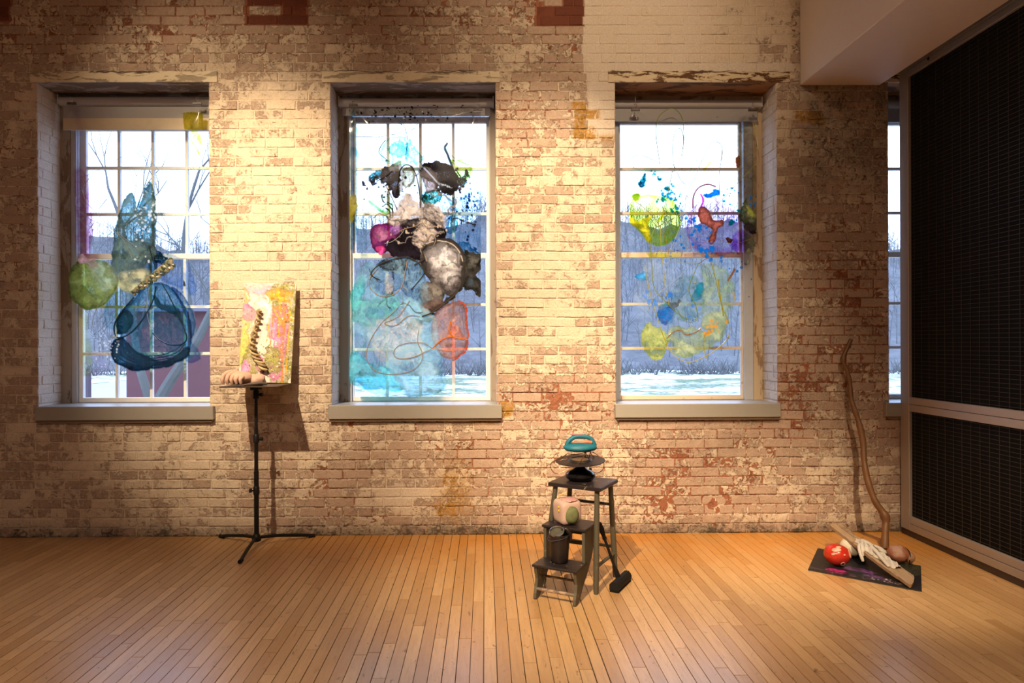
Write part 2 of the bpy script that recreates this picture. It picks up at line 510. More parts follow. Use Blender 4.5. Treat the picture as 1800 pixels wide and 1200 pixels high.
def zone(x, z):
    """how worn the paint is at a wall point: red brick, yellow stain, plaster, grime plus painted light falloff"""
    U = 853 + 240 * x; V = 604 - 240 * (z - 1.4)
    def g(cx, cy, sx, sy): return np.exp(-((U - cx) / sx) ** 2 - ((V - cy) / sy) ** 2)
    nz = fbm(U, V, 90, 5, 3)
    red = 0.05 + 0.5 * (nz - 0.5)
    red = red + 0.75 * g(985, 700, 100, 45) + 0.5 * g(850, 800, 60, 35) + 0.45 * g(1230, 830, 180, 90)
    red = red + 0.35 * g(640, 850, 120, 50) + 0.5 * g(1400, 690, 50, 90) + 0.30 * g(1500, 500, 70, 150) + 0.2 * g(1500, 620, 80, 200)
    red = red + 0.28 * sstep((150 - V) / 120) * sstep((1050 - U) / 40) + 0.35 * g(940, 210, 70, 60) - 0.5 * g(480, 420, 140, 250) - 0.3 * g(980, 480, 120, 140)
    red = red - 0.25 * sstep((560 - U) / 300) * sstep((V - 500) / 200)
    yel = np.zeros_like(U)
    def rect(x0, x1, y0, y1): return ((U > x0) & (U < x1) & (V > y0) & (V < y1)).astype(float)
    for r_ in ((1010, 1032, 180, 246), (1010, 1056, 194, 209), (1030, 1048, 224, 246), (826, 868, 738, 748), (778, 802, 838, 852), (766, 800, 885, 905), (880, 900, 708, 738), (1400, 1450, 196, 214), (1430, 1455, 208, 224)):
        yel = np.maximum(yel, rect(*r_))
    yel = np.maximum(yel, g(800, 870, 30, 60) * 0.8)
    yel = np.maximum(yel, g(1070, 243, 16, 6))
    pla = np.maximum(rect(1028, 1395, -60, 130), rect(1035, 1085, 120, 238)) * (1 - 0.75 * sstep((U - 1200) / 80) * rect(1180, 1400, -60, 110))
    pla = pla * (0.75 + 0.5 * (fbm(U, V, 30, 8, 2) - 0.3))
    pla = np.maximum(pla, 0.55 * g(250, 790, 22, 28)); pla = np.maximum(pla, 0.12 * g(470, 430, 120, 200)); pla = np.maximum(pla, 0.10 * g(1000, 480, 120, 180))
    pla = np.maximum(pla, 0.5 * g(700, 860, 60, 30) * nz * 1.5)
    gr = sstep((V - 905) / 38) * (0.35 + 0.9 * fbm(U, V, 40, 11, 3)) + 0.3 * g(800, 915, 60, 20) + 0.25 * g(1260, 780, 80, 30)
    gr = gr + 0.5 * sstep((U - 1380) / 60) * sstep((400 - V) / 120)  # light falloff behind the beam, painted in on the grime channel
    dark = np.maximum.reduce([rect(436, 545, -80, 46), rect(942, 1030, -80, 48), rect(-60, 27, -80, 42)])
    hole = rect(440, 500, 12, 28) + rect(946, 990, -2, 12)
    dark = dark * (1 - np.clip(hole, 0, 1))
    red = np.where(dark > 0.5, 2.0, np.clip(red, -1, 1.2))
    gr = np.where(dark > 0.5, 0, gr)
    return np.stack([red, yel, np.clip(pla, 0, 1), np.clip(gr, 0, 1)], -1)

def build_wall():
    rs = np.random.RandomState(3)
    V_, F_, Z_, N_ = [], [], [], []
    cnt = 0
    def panel_grid(us, zs, fn, zfn, rv):
        nonlocal cnt
        nu, nz = len(us), len(zs)
        uu, zz = np.meshgrid(us, zs, indexing='ij')
        pts = fn(uu, zz)
        V_.append(pts.reshape(-1, 3)); Z_.append(zfn(uu, zz).reshape(-1, 4)); N_.append(np.full(nu * nz, rv))
        i = np.arange(nu * nz).reshape(nu, nz)
        q = np.stack([i[:-1, :-1], i[1:, :-1], i[1:, 1:], i[:-1, 1:]], -1).reshape(-1, 4) + cnt
        F_.append(q); cnt += nu * nz
    def bricks(u0, u1, z0, z1, mapf, zfn, rough, phase=0.0, holes=()):
        k0 = int(math.floor(z0 / COURSE)); k1 = int(math.ceil(z1 / COURSE))
        for k in range(k0, k1):
            za, zb = k * COURSE + 0.003, (k + 1) * COURSE - 0.003
            header = (k % 8 == 2)
            L = 0.106 if header else 0.2125
            u = math.floor(u0 / L) * L - L + (L / 2 if k % 2 else 0) + phase + rs.uniform(-.02, .02)
            while u < u1:
                ua, ub = u + 0.0035 + rs.uniform(-.002, .003), u + L - 0.0035
                u += L
                segs = [(max(ua, u0), min(ub, u1), max(za, z0), min(zb, z1))]
                for (ha, hb, hz0, hz1) in holes:
                    ns = []
                    for a, b, c, d in segs:
                        if b <= ha or a >= hb or d <= hz0 or c >= hz1: ns.append((a, b, c, d)); continue
                        zm = (c + d) / 2
                        if hz0 < zm < hz1 or (min(d, hz1) - max(c, hz0)) > 0.5 * (d - c):
                            if a < ha: ns.append((a, ha, c, d))
                            if b > hb: ns.append((hb, b, c, d))
                        else:
                            if c < hz0: ns.append((a, b, c, hz0))
                            else: ns.append((a, b, hz1, d))
                    segs = ns
                for a, b, c, d in segs:
                    if b - a < 0.012 or d - c < 0.012: continue
                    rv = rs.rand()
                    e = 0.0022
                    nin = max(2, int((b - a) / 0.03) + 1)
                    us = np.concatenate([[a, a + e, a + .007], np.linspace(a + .007, b - .007, nin + 1)[1:-1] if b - a > .05 else [], [b - .007, b - e, b]]) if b - a > .02 else np.array([a, a + e, b - e, b])
                    zs = np.array([c, c + e, c + .007, (c + d) / 2, d - .007, d - e, d]) if d - c > .02 else np.array([c, c + e, d - e, d])
                    off = rs.uniform(-0.002, 0.0035); tilt = rs.uniform(-.01, .01)
                    def fn(uu, zz, a=a, b=b, c=c, d=d, off=off, tilt=tilt):
                        edge = (np.isclose(uu, a) | np.isclose(uu, b) | np.isclose(zz, c) | np.isclose(zz, d))
                        h = np.where(edge, 0.0045, -off + tilt * (uu - a) - 0.005 * (fbm(uu * 100 + 50, zz * 100, 4.0, 2, 2) - 0.5) * rough)
                        ju = np.where(edge, 0.005, 0.002) * (rs.rand(*uu.shape) - .5)
                        jz = np.where(edge, 0.005, 0.002) * (rs.rand(*uu.shape) - .5)
                        return mapf(uu + ju, zz + jz, h)
                    panel_grid(us, zs, fn, zfn, rv)
    holes = [(a, b, ZB - 0.1, ZT) for a, b in OPEN]
    front = lambda u, z, h: np.stack([u, h, z + 0.012 * (fbm(u * 100 + 700, z * 30 + 50, 60.0, 9, 3) - 0.5) * np.clip(z / .2, 0, 1)], -1)
    bricks(WX0, WX1, 0, WZ1, front, zone, 1.0, 0.0, holes)
    # mortar bed behind the bricks, with the four openings
    xs = sorted(set([WX0, WX1] + [v for o in OPEN for v in o]))
    def fill(a, b, n): return np.linspace(a, b, max(2, int((b - a) / n) + 1))
    for i in range(len(xs) - 1):
        a, b = xs[i], xs[i + 1]
        isop = any(abs(a - o[0]) < 1e-6 for o in OPEN)
        for (c, d) in ([(0, ZB - 0.1), (ZT, WZ1)] if isop else [(0, WZ1)]):
            def fn(uu, zz):
                return front(uu, zz, 0.0028 + 0.004 * (fbm(uu * 100, zz * 100, 3.0, 4, 2) - 0.5))
            panel_grid(fill(a, b, 0.02), fill(c, d, 0.02), fn, zone, 1.25)
    # reveals
    def zj(u, z):
        q = zone(np.full_like(u, 0.0) - 9, z) * 0
        q[..., 2] = 0.42; q[..., 0] = -0.1
        return q
    def zj3(u, z):
        q = zj(u, z); q[..., 0] = 0.1; q[..., 2] = 0.38; return q
    for i, (a, b) in enumerate(OPEN):
        L_ = lambda u, z, h, a=a: np.stack([a - h + 0 * u, u, z], -1)[..., [0, 1, 2]]
        R_ = lambda u, z, h, b=b: np.stack([b + h, -u, z], -1)
        zf = zj3 if i >= 2 else zj
        bricks(0.004, DEP + 0.1, ZB - 0.1, ZT, L_, zf, 1.0, 0.05)
        bricks(-DEP - 0.1, -0.004, ZB - 0.1, ZT, R_, zf, 1.0, 0.05)
        panel_grid(fill(0.0, DEP + 0.1, .03), fill(ZB - .1, ZT, .03), lambda u, z, a=a: np.stack([a - 0.003 + 0 * u, u, z], -1), zf, .6)
        panel_grid(fill(-DEP - 0.1, 0.0, .03), fill(ZB - .1, ZT, .03), lambda u, z, b=b: np.stack([b + 0.003 + 0 * u, -u, z], -1), zf, .6)
    v = np.concatenate(V_); f = np.concatenate(F_); zz = np.concatenate(Z_); nn = np.concatenate(N_)
    # rear leaf and edges so that the wall is solid
    extra_v = []; extra_f = []
    def bx(a, b):
        n = len(v) + len(extra_v)
        for x in (a[0], b[0]):
            for y in (a[1], b[1]):
                for z in (a[2], b[2]): extra_v.append((x, y, z))
        extra_f.extend([[n + i for i in q] for q in ((0, 1, 3, 2), (4, 6, 7, 5), (0, 4, 5, 1), (2, 3, 7, 6), (0, 2, 6, 4), (1, 5, 7, 3))])
    for i in range(len(xs) - 1):
        a, b = xs[i], xs[i + 1]
        isop = any(abs(a - o[0]) < 1e-6 for o in OPEN)
        for (c, d) in ([(-0.5, ZB - 0.1), (ZT + .05, WZ1)] if isop else [(-0.5, WZ1)]):
            bx((a - (0 if isop else 0) + (0 if isop else 0.012), 0.012, c), (b - (0 if isop else 0.012), 0.42, d))
    ev = np.array(extra_v)
    me = bpy.data.meshes.new('wall_back')
    allv = np.concatenate([v, ev])
    faces = f.tolist() + extra_f
    me.from_pydata(allv.tolist(), [], faces)
    me.materials.append(M['brick'])
    me.polygons.foreach_set('use_smooth', [True] * len(f) + [False] * len(extra_f))
    at = me.attributes.new('zone', 'FLOAT_COLOR', 'POINT')
    ez = np.tile(np.array([[0, 0, 0.2, 0.0]]), (len(ev), 1))
    at.data.foreach_set('color', np.concatenate([zz, ez]).astype(np.float32).ravel())
    ar = me.attributes.new('rnd', 'FLOAT', 'POINT')
    ar.data.foreach_set('value', np.concatenate([nn, np.full(len(ev), .5)]).astype(np.float32))
    o = bpy.data.objects.new('wall_back', me); COL.objects.link(o)
    tag(o, kind='structure')
build_wall()

# ------------------------------------------------------------------ floor
def build_floor():
    rs = np.random.RandomState(12)
    vs, fs, rn = [], [], []
    W = 0.0585
    x = -4.4
    while x < 5.0:
        y = -9.0 + rs.uniform(-1.2, 0)
        gap = 0.0017 if rs.rand() > 0.2 else 0.0034
        if abs(x - 0.47) < W / 2: gap = 0.006
        while y < 0.01:
            L = rs.uniform(0.32, 1.35)
            y1 = min(y + L, 0.012)
            y0 = max(y, -9.0)
            if y1 - y0 > 0.02:
                n = len(vs); h = rs.uniform(-0.0004, 0.0004)
                xa, xb, ya, yb = x + gap / 2, x + W - gap / 2, y0 + 0.0012, y1 - 0.0012
                vs += [(xa, ya, h - .004), (xb, ya, h - .004), (xb, yb, h - .004), (xa, yb, h - .004),
                       (xa + .0008, ya + .0008, h), (xb - .0008, ya + .0008, h), (xb - .0008, yb - .0008, h), (xa + .0008, yb - .0008, h)]
                fs += [(n + 4, n + 5, n + 6, n + 7), (n, n + 1, n + 5, n + 4), (n + 1, n + 2, n + 6, n + 5), (n + 2, n + 3, n + 7, n + 6), (n + 3, n, n + 4, n + 7)]
                rn += [rs.rand()] * 8
            y = y1 + 1e-6
            if y >= 0.011: break
        x += W
    n = len(vs)
    vs += [(-4.4, -9, -.0035), (5.0, -9, -.0035), (5.0, .012, -.0035), (-4.4, .012, -.0035), (-4.4, -9, -.1), (5.0, -9, -.1), (5.0, .012, -.1), (-4.4, .012, -.1)]
    rn += [0] * 8
    k = len(fs)
    fs += [(n, n + 1, n + 2, n + 3), (n + 7, n + 6, n + 5, n + 4)]
    me = bpy.data.meshes.new('floor')
    me.from_pydata(vs, [], fs)
    me.materials.append(M['floor']); me.materials.append(M['gap'])
    mi = [0] * len(fs); mi[k] = 1; mi[k + 1] = 1
    me.polygons.foreach_set('material_index', mi)
    at = me.attributes.new('rnd', 'FLOAT', 'POINT'); at.data.foreach_set('value', rn)
    o = bpy.data.objects.new('floor', me); COL.objects.link(o)
    tag(o, kind='structure')
build_floor()

def struct(name, mb, mat): return tag(mb.build(name, mat), kind='structure')
struct('ceiling', MB().box((-4.5, -9.1, 4.6), (5.3, 0.012, 4.7)), M['plaster'])
struct('wall_left', MB().box((-4.5, -9.1, 0), (-4.4, 0.0, 4.6)), M['roomwall'])
struct('wall_right', MB().box((5.0, -9.1, 0), (5.1, 0.0, 4.6)), M['roomwall'])
struct('wall_front', MB().box((-4.4, -9.1, 0), (5.0, -9.0, 4.6)), M['roomwall'])
# white boxed beam running out from the wall above the screen
BX0, BX1 = wx(1410), wx(1551)
struct('trim_5', MB().box((BX0, -8.9, wz(151.5)), (BX1, -0.008, 4.6), bev=0.004), M['beam'])

# lintels over the openings
for i, (a, b) in enumerate([(62, 386), (569, 880), (1071, 1392), (1555, 1875)]):
    mb = MB()
    x0, x1 = wx(a), wx(b)
    n = 40
    oa, ob = OPEN[i]
    # front board with a slightly uneven face
    xs = np.linspace(x0, x1, n)
    rs = random.Random(i)
    z0, z1 = ZT, ZT + 0.079
    vs = []; fs = []
    for x in xs:
        j = rs.uniform(-.003, .003)
        vs += [(x, -0.010 + rs.uniform(-.002, .002), z0 + j * .3), (x, -0.013 + rs.uniform(-.002, .002), (z0 + z1) / 2), (x, -0.011 + rs.uniform(-.003, .003), z1 + j), (x, 0.011, z1), (x, 0.011, z0 + .001)]
    for k in range(n - 1):
        for q in range(5):
            q2 = (q + 1) % 5
            fs.append((k * 5 + q, (k + 1) * 5 + q, (k + 1) * 5 + q2, k * 5 + q2))
    fs += [(4, 3, 2, 1, 0), tuple((n - 1) * 5 + q for q in range(5))]
    mb.add(vs, fs)
    o = struct('trim_%d' % (i + 1), mb, M['lintel_dark'] if i >= 2 else M['lintel_light'])
    cm = MB()
    for q in range(7):
        xa = rs.uniform(x0, x1 - .3); zc_ = z1 - rs.uniform(-.002, .012); L_ = rs.uniform(.08, .3)
        cm.tube([(xa + L_ * t_ / 6, -.0125, zc_ + rs.uniform(-.006, .006)) for t_ in range(7)], [.0006, .003, .0022, .004, .002, .003, .0006], 5)
    cm.build('crack', M['under'], o)
    sb = MB().box((oa - .004, 0.0, ZT), (ob + .004, DEP + 0.15, ZT + 0.05))
    s = sb.build('soffit_board', M['soffit_dark'] if i >= 2 else M['soffit'], o)

# ------------------------------------------------------------------ windows
def build_window(i, casing_l, casing_r, track_l, track_r, glass_lo, glass_up, cols_lo, cols_up, rows_up, rows_lo, smat, cmat, top_glass):
    """all horizontal positions are pixels on their own depth plane"""
    a, b = OPEN[i]
    root = empty('window_%d' % (i + 1), ((a + b) / 2, DEP, ZB), kind='structure')
    YC, YL, YU = DEP, DEP + 0.035, DEP + 0.075
    c = MB()
    c.box((a, YC, ZB), (wx(casing_l, YC), YC + 0.13, ZT))
    c.box((wx(casing_r, YC), YC, ZB), (b, YC + 0.13, ZT))
    c.box((a, YC + .01, wz(196, YC)), (b, YC + 0.13, ZT))
    c.build('frame', M[cmat], root)
    t = MB()
    t.box((wx(track_l[0], YC), YC + .012, ZB), (wx(track_l[1], YC), YC + .05, wz(190, YC)))
    t.box((wx(track_l[0], YC) - .01, YC + .03, ZB), (wx(track_l[1], YC) + .004, YC + .055, wz(190, YC)))
    t.box((wx(track_r[0], YC), YC + .012, ZB), (wx(track_r[1], YC), YC + .05, wz(190, YC)))
    t.build('sash_track', M['track'], root)
    # sill
    s = MB(); sx0, sx1 = {0: (66, 376), 1: (577, 882), 2: (1082, 1375), 3: (1562, 1870)}[i]
    s.box((wx(sx0, -.045), -0.045, 0.853), (wx(sx1, -.045), -.002, ZB), bev=0.004)
    s.box((a + .002, -.004, 0.86), (b - .002, DEP + 0.15, ZB - .001))
    s.build('sill', M['sill'], root)
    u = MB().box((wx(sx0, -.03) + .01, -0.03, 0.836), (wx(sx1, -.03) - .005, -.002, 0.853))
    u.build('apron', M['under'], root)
    def sash(name, Y, g, cols, rows, ztop, zbot, rail_t, rail_b, ext):
        gx0, gx1 = wx(g[0], Y), wx(g[1], Y)
        m = MB()
        y0, y1 = Y, Y + 0.036
        m.box((gx0 - ext[0], y0, zbot), (gx0, y1, ztop), bev=.003)
        m.box((gx1, y0, zbot), (gx1 + ext[1], y1, ztop), bev=.003)
        m.box((gx0 - .001, y0, ztop - rail_t), (gx1 + .001, y1, ztop), bev=.003)
        m.box((gx0 - .001, y0, zbot), (gx1 + .001, y1, zbot + rail_b), bev=.003)
        o = m.build(name, M[smat], root)
        mu = MB()
        for cx in cols:
            x = wx(cx, Y); mu.box((x - .0105, y0 + .006, zbot + rail_b), (x + .0105, y1 - .004, ztop - rail_t))
        for ry in rows:
            z = wz(ry, Y); mu.box((gx0, y0 + .005, z - .0105), (gx1, y1 - .005, z + .0105))
        mu.build('muntins', M[smat], o)
        gm = MB().box((gx0 - .003, Y + .018, zbot + rail_b - .003), (gx1 + .003, Y + .021, ztop - rail_t + .003))
        gm.build('glass', M['glass'], o)
    zmeet = wz(450, YL)
    sash('lower_sash', YL, glass_lo, cols_lo, rows_lo, zmeet + .022, ZB + .001, .042, wz(697, YL) - ZB, (.05, .04))
    sash('upper_sash', YU, glass_up, cols_up, rows_up, wz(top_glass, YU) + .05, zmeet - .018, .05, .04, (.06, .05))
    return root
build_window(0, 129, 394, (129, 138), (388, 394), (150, 386), (157, 389), (208, 268, 327), (213, 272, 331), (295, 376), (538, 620), 'sash', 'casing', 230)
build_window(1, 612, 863, (611, 618), (861, 866), (623, 854), (627, 856), (680.5, 739, 797), (683.5, 740.5, 798), (297, 376), (536, 614), 'sash', 'casing', 217)
build_window(2, 1080, 1327, (1080, 1090), (1311, 1327), (1092, 1305), (1092, 1302), (), (), (298, 376), (536, 614), 'sash_tan', 'casing_tan', 219)
build_window(3, 1555, 1800, (1552, 1558), (1795, 1800), (1563, 1790), (1563, 1790), (), (), (298, 376), (536, 614), 'sash', 'casing', 221)

# portals help daylight sampling through the openings
for a, b in OPEN:
    ld = bpy.data.lights.new('daylight_portal', 'AREA'); ld.shape = 'RECTANGLE'
    ld.size = b - a; ld.size_y = ZT - ZB; ld.cycles.is_portal = True
    o = bpy.data.objects.new('daylight_portal', ld); o.location = ((a + b) / 2, DEP + 0.14, (ZT + ZB) / 2)
    o.rotation_euler = (R(-90), 0, 0); COL.objects.link(o)

# ------------------------------------------------------------------ roller shades
SHL = ['grey roller shade rolled up above the left window, pale hem bar', 'grey roller shade rolled up above the middle window', 'grey roller shade rolled up under the rusty timber lintel', 'grey roller shade seen through the narrow gap beside the black screen']
for i, (xa, xb, yt, yb, yf, yh) in enumerate([(110, 394, 171, 187, 208, 229), (597, 870, 174, 190, 200, 204), (1072, 1342, 177, 191, 211, 214), (1548, 1820, 178, 192, 212, 216)]):
    Y = 0.225
    root = empty('roller_shade', (wx((xa + xb) / 2, Y), Y, wz(yt, Y)), SHL[i], 'window shade', 'roller shades at the window heads')
    r = (yb - yt) / 2 * (5 + Y) / 1200
    zc = wz((yt + yb) / 2, Y)
    MB().tube([(wx(xa, Y) + .012, Y, zc), (wx(xb, Y) - .012, Y, zc)], r, 24).build('tube', M['tubemetal'], root, True)
    MB().box((wx(xa, Y) + .03, Y + .005, wz(yf, Y)), (wx(xb, Y) - .03, Y + .009, zc)).build('cloth', M['shade'], root)
    hb = MB().box((wx(xa, Y) + .03, Y + .001, wz(yh, Y)), (wx(xb, Y) - .03, Y + .013, wz(yf, Y)), bev=.002)
    hb.build('hem_bar', simple('pale_hem_bar', (0.55, 0.45, 0.33), 0.5) if i == 0 else M['shade'], root)
    for x in (xa, xb):
        s = 1 if x == xa else -1
        MB().box((wx(x, Y) + (0.002 if s > 0 else -.012), Y - .03, zc - .03), (wx(x, Y) + (.012 if s > 0 else 0), Y + .045, zc + .045), bev=.002).build('bracket', M['tubemetal'], root)

# ------------------------------------------------------------------ paint engine
class Paint:
    def __init__(s, x0, x1, y0, y1, step=1.0, base=None):
        s.nx = int((x1 - x0) / step) + 1; s.ny = int((y1 - y0) / step) + 1
        xs = np.linspace(x0, x1, s.nx); ys = np.linspace(y0, y1, s.ny)
        s.X, s.Y = np.meshgrid(xs, ys, indexing='ij')
        s.tint = np.ones((s.nx, s.ny, 3)); s.rgb = np.ones((s.nx, s.ny, 3)) * 0.8; s.a = np.zeros((s.nx, s.ny))
        if base is not None: s.rgb[:] = base; s.a[:] = 1
        s.seed = 0
    def sdf(s, X, Y, pts):
        d = np.full(X.shape, 1e9); ins = np.zeros(X.shape, bool); n = len(pts)
        for i in range(n):
            ax, ay = pts[i]; bx, by = pts[(i + 1) % n]
            ex, ey = bx - ax, by - ay
            px, py = X - ax, Y - ay
            t = np.clip((px * ex + py * ey) / (ex * ex + ey * ey + 1e-9), 0, 1)
            d = np.minimum(d, (px - ex * t) ** 2 + (py - ey * t) ** 2)
            if abs(by - ay) > 1e-9:
                c = ((ay > Y) != (by > Y)) & (X < (bx - ax) * (Y - ay) / (by - ay) + ax)
                ins ^= c
        d = np.sqrt(d)
        return np.where(ins, -d, d)
    def over(s, m, col):
        m = np.clip(m, 0, 1); na = m + s.a * (1 - m)
        w_ = np.where(na > 1e-6, m / np.maximum(na, 1e-6), 0)[..., None]
        s.rgb = s.rgb * (1 - w_) + np.array(col) * w_
        s.a = na
    def blob(s, pts, tint=(1, 1, 1), k=1.0, edge=0.6, ew=2.5, soft=2.0, warp=7, ws=22, body=None, ba=0.0, tex=0.6, ts=16, smooth=True, veins=.7):
        s.seed += 3
        if smooth: pts = [(p.x, p.y) for p in smooth_path([(a, b, 0) for a, b in pts], 4, True)[:-1]]
        wxn = fbm(s.X, s.Y, ws, s.seed, 5, .62) - .5; wyn = fbm(s.X, s.Y, ws, s.seed + 1, 5, .62) - .5
        d = s.sdf(s.X + wxn * warp * 2, s.Y + wyn * warp * 2, pts)
        m = sstep(-d / soft + .5)
        tx = fbm(s.X + wxn * 45, s.Y + wyn * 45, ts, s.seed + 2, 5, .6)
        rg = np.clip(1 - np.abs(fbm(s.X + wxn * 25, s.Y + wyn * 25, ts * 1.6, s.seed + 40, 4, .6) - .5) * 14, 0, 1) ** 2
        dens = m * (k * (1 - tex + 2 * tex * sstep((tx - .25) / .5)) + 1.4 * edge * np.exp(-np.abs(d + ew * .6) / ew) + veins * rg * k
                    + .55 * edge * np.clip(np.sin(d * .55 + tx * 16), 0, 1) ** 5)
        c = np.clip(np.array(tint), .02, 1)
        s.tint *= c[None, None] ** (1.5 * dens[..., None])
        if body is not None:
            rim = np.clip(edge * np.exp(-np.abs(d + ew * .6) / ew) + .5 * rg, 0, 1)
            shade = (.55 + .9 * sstep((tx - .2) / .6)) * (1 - .65 * rim)
            s.over(m * ba * (1 - tex * .7 + tex * 1.4 * sstep((tx - .25) / .5)), np.array(body)[None, None] * shade[..., None])
        return m
    def dots(s, n, cx, cy, sx, sy, r0, r1, tint, k=1.5, seed=1, body=None, ba=0):
        rs = np.random.RandomState(seed)
        for _ in range(n):
            x = cx + rs.randn() * sx; y = cy + rs.randn() * sy; r = r0 + (r1 - r0) * rs.rand() ** 2
            el = rs.uniform(.7, 1.3)
            d = np.sqrt(((s.X - x) * el) ** 2 + ((s.Y - y) / el) ** 2)
            if r > 2.5: d = d + 2.2 * (fbm(s.X, s.Y, 5, seed + 7, 2) - .5) * 2
            m = sstep((r - d) / 1.2 + .5)
            s.tint *= np.clip(np.array(tint), .02, 1)[None, None] ** (m * k)[..., None]
            if body is not None: s.over(m * ba, body)
    def line(s, pts, wd, tint=(1, 1, 1), k=1.0, body=None, ba=0.0, warp=1.5, ws=12, breakup=0.0):
        s.seed += 2
        pp = [(p.x, p.y) for p in smooth_path([(a, b, 0) for a, b in pts], 5)]
        wxn = (fbm(s.X, s.Y, ws, s.seed, 3) - .5) * warp * 2
        d = np.full(s.X.shape, 1e9)
        for (ax, ay), (bx, by) in zip(pp[:-1], pp[1:]):
            ex, ey = bx - ax, by - ay; px, py = s.X + wxn - ax, s.Y + wxn - ay
            t = np.clip((px * ex + py * ey) / (ex * ex + ey * ey + 1e-9), 0, 1)
            d = np.minimum(d, (px - ex * t) ** 2 + (py - ey * t) ** 2)
        d = np.sqrt(d); m = sstep((wd - d) / max(1.0, wd * .5) + .5)
        if breakup: m = m * sstep((fbm(s.X, s.Y, 9, s.seed + 5, 3) - breakup) / .08)
        s.tint *= np.clip(np.array(tint), .02, 1)[None, None] ** (m * k)[..., None]
        if body is not None: s.over(m * ba, body)
    def mesh(s, name, mat, fn, parent=None, origin=None, tint=True, thick=0.0):
        """fn(X, Y) -> (nx, ny, 3) world points"""
        pts = fn(s.X, s.Y).reshape(-1, 3)
        n = s.nx * s.ny
        i = np.arange(n).reshape(s.nx, s.ny)
        q = np.stack([i[:-1, :-1], i[:-1, 1:], i[1:, 1:], i[1:, :-1]], -1).reshape(-1, 4)
        me = bpy.data.meshes.new(name)
        o3 = np.array(origin if origin is not None else (0, 0, 0))
        verts = pts - o3
        me.vertices.add(n); me.vertices.foreach_set('co', verts.astype(np.float32).ravel())
        me.loops.add(q.size); me.loops.foreach_set('vertex_index', q.astype(np.int32).ravel())
        me.polygons.add(len(q))
        me.polygons.foreach_set('loop_start', np.arange(0, q.size, 4, dtype=np.int32))
        me.polygons.foreach_set('use_smooth', np.ones(len(q), dtype=bool))
        me.update(calc_edges=True)
        if tint:
            a = me.attributes.new('tint', 'FLOAT_COLOR', 'POINT')
            a.data.foreach_set('color', np.concatenate([s.tint, np.ones((s.nx, s.ny, 1))], -1).astype(np.float32).ravel())
        a = me.attributes.new('body', 'FLOAT_COLOR', 'POINT')
        a.data.foreach_set('color', np.concatenate([s.rgb, s.a[..., None]], -1).astype(np.float32).ravel())
        me.materials.append(mat)
        o = bpy.data.objects.new(name, me); COL.objects.link(o)
        if origin is not None: o.location = origin
        if parent is not None:
            o.parent = parent; o.location = Vector(o.location) - world_loc(parent)
        return o

YF = 0.14    # depth of the hanging films inside the window openings
def film_points(seed, clips):
    def fn(X, Y):
        c0 = P(0, 0, YF); cx = P(1000, 0, YF); cy = P(0, 1000, YF)
        ex = np.array((cx - c0) / 1000); ey = np.array((cy - c0) / 1000); c0 = np.array(c0)
        p = c0 + X[..., None] * ex + Y[..., None] * ey
        wr = 0.014 * (fbm(X, Y, 110, seed, 2) - .5) + 0.005 * (fbm(X, Y, 34, seed + 1, 2) - .5)
        top = sstep((clips[0][1] + 75 - Y) / 75)
        for (a, b) in clips:
            r = np.hypot(X - a, Y - b); th = np.arctan2(Y - b, X - a)
            wr = wr + 0.013 * np.sin(th * 7 + seed) * np.exp(-r / 50) * top
        p[..., 1] += wr
        return p
    return fn
def relief(pts, r, mat, parent, n=8, seedr=None, name='poured_line'):
    q = smooth_path([P(a, b, YF - 0.006) for a, b in pts], n)
    rs = random.Random(len(pts) + int(pts[0][0]))
    rr = []
    f = 1.0
    for _ in q:
        f = 0.8 * f + 0.2 * rs.uniform(.55, 1.5); rr.append(r * f * 1.25)
    return MB().tube(q, rr, 6).build(name, mat, parent, True)

def resin(name, col, k=0.5):
    """poured resin: part see-through, part body colour, glossy"""
    t = NT(name); c = t.coord()
    f = t.noise(c, 60, 3, .5)
    cc = t.mix(f, tuple(x * .75 for x in col), tuple(min(1, x * 1.25) for x in col))
    tr = t.n('ShaderNodeBsdfTransparent'); tr.inputs[0].default_value = tuple(min(1, .15 + 1.1 * x / max(col)) for x in col) + (1,)
    di = t.n('ShaderNodeBsdfDiffuse'); tl = t.n('ShaderNodeBsdfTranslucent')
    t.l(cc, di.inputs[0]); t.l(cc, tl.inputs[0])
    a = t.n('ShaderNodeMixShader'); a.inputs[0].default_value = .5; t.l(di.outputs[0], a.inputs[1]); t.l(tl.outputs[0], a.inputs[2])
    b = t.n('ShaderNodeMixShader'); b.inputs[0].default_value = k; t.l(tr.outputs[0], b.inputs[1]); t.l(a.outputs[0], b.inputs[2])
    g = t.n('ShaderNodeBsdfGlossy'); g.inputs['Roughness'].default_value = .15
    fr = t.fresnel(1.45)
    m = t.n('ShaderNodeMixShader'); t.l(fr.outputs[0], m.inputs[0]); t.l(b.outputs[0], m.inputs[1]); t.l(g.outputs[0], m.inputs[2])
    t.l(m.outputs[0], t.out.inputs[0])
    return t.m
M['line_clear'] = resin('milky_resin_line', (0.46, 0.49, 0.46), .75)
M['line_tan'] = resin('tan_resin_line', (0.50, 0.37, 0.24), .9)
M['line_dark'] = resin('dark_blue_resin_line', (0.01, 0.05, 0.08), .8)
M['line_black'] = simple('black_resin_line', (0.012, 0.014, 0.014), 0.2, col2=(0.05, 0.045, 0.03))
M['line_green'] = resin('olive_resin_line', (0.32, 0.40, 0.08), .85)
M['line_yellow'] = resin('yellow_resin_line', (0.62, 0.55, 0.06), .85)
M['line_orange'] = resin('orange_resin_line', (0.85, 0.32, 0.05), .85)
M['line_pink'] = resin('dull_pink_resin_line', (0.55, 0.22, 0.26), .75)
M['line_gold'] = resin('gold_resin_line', (0.48, 0.27, 0.08), .9)

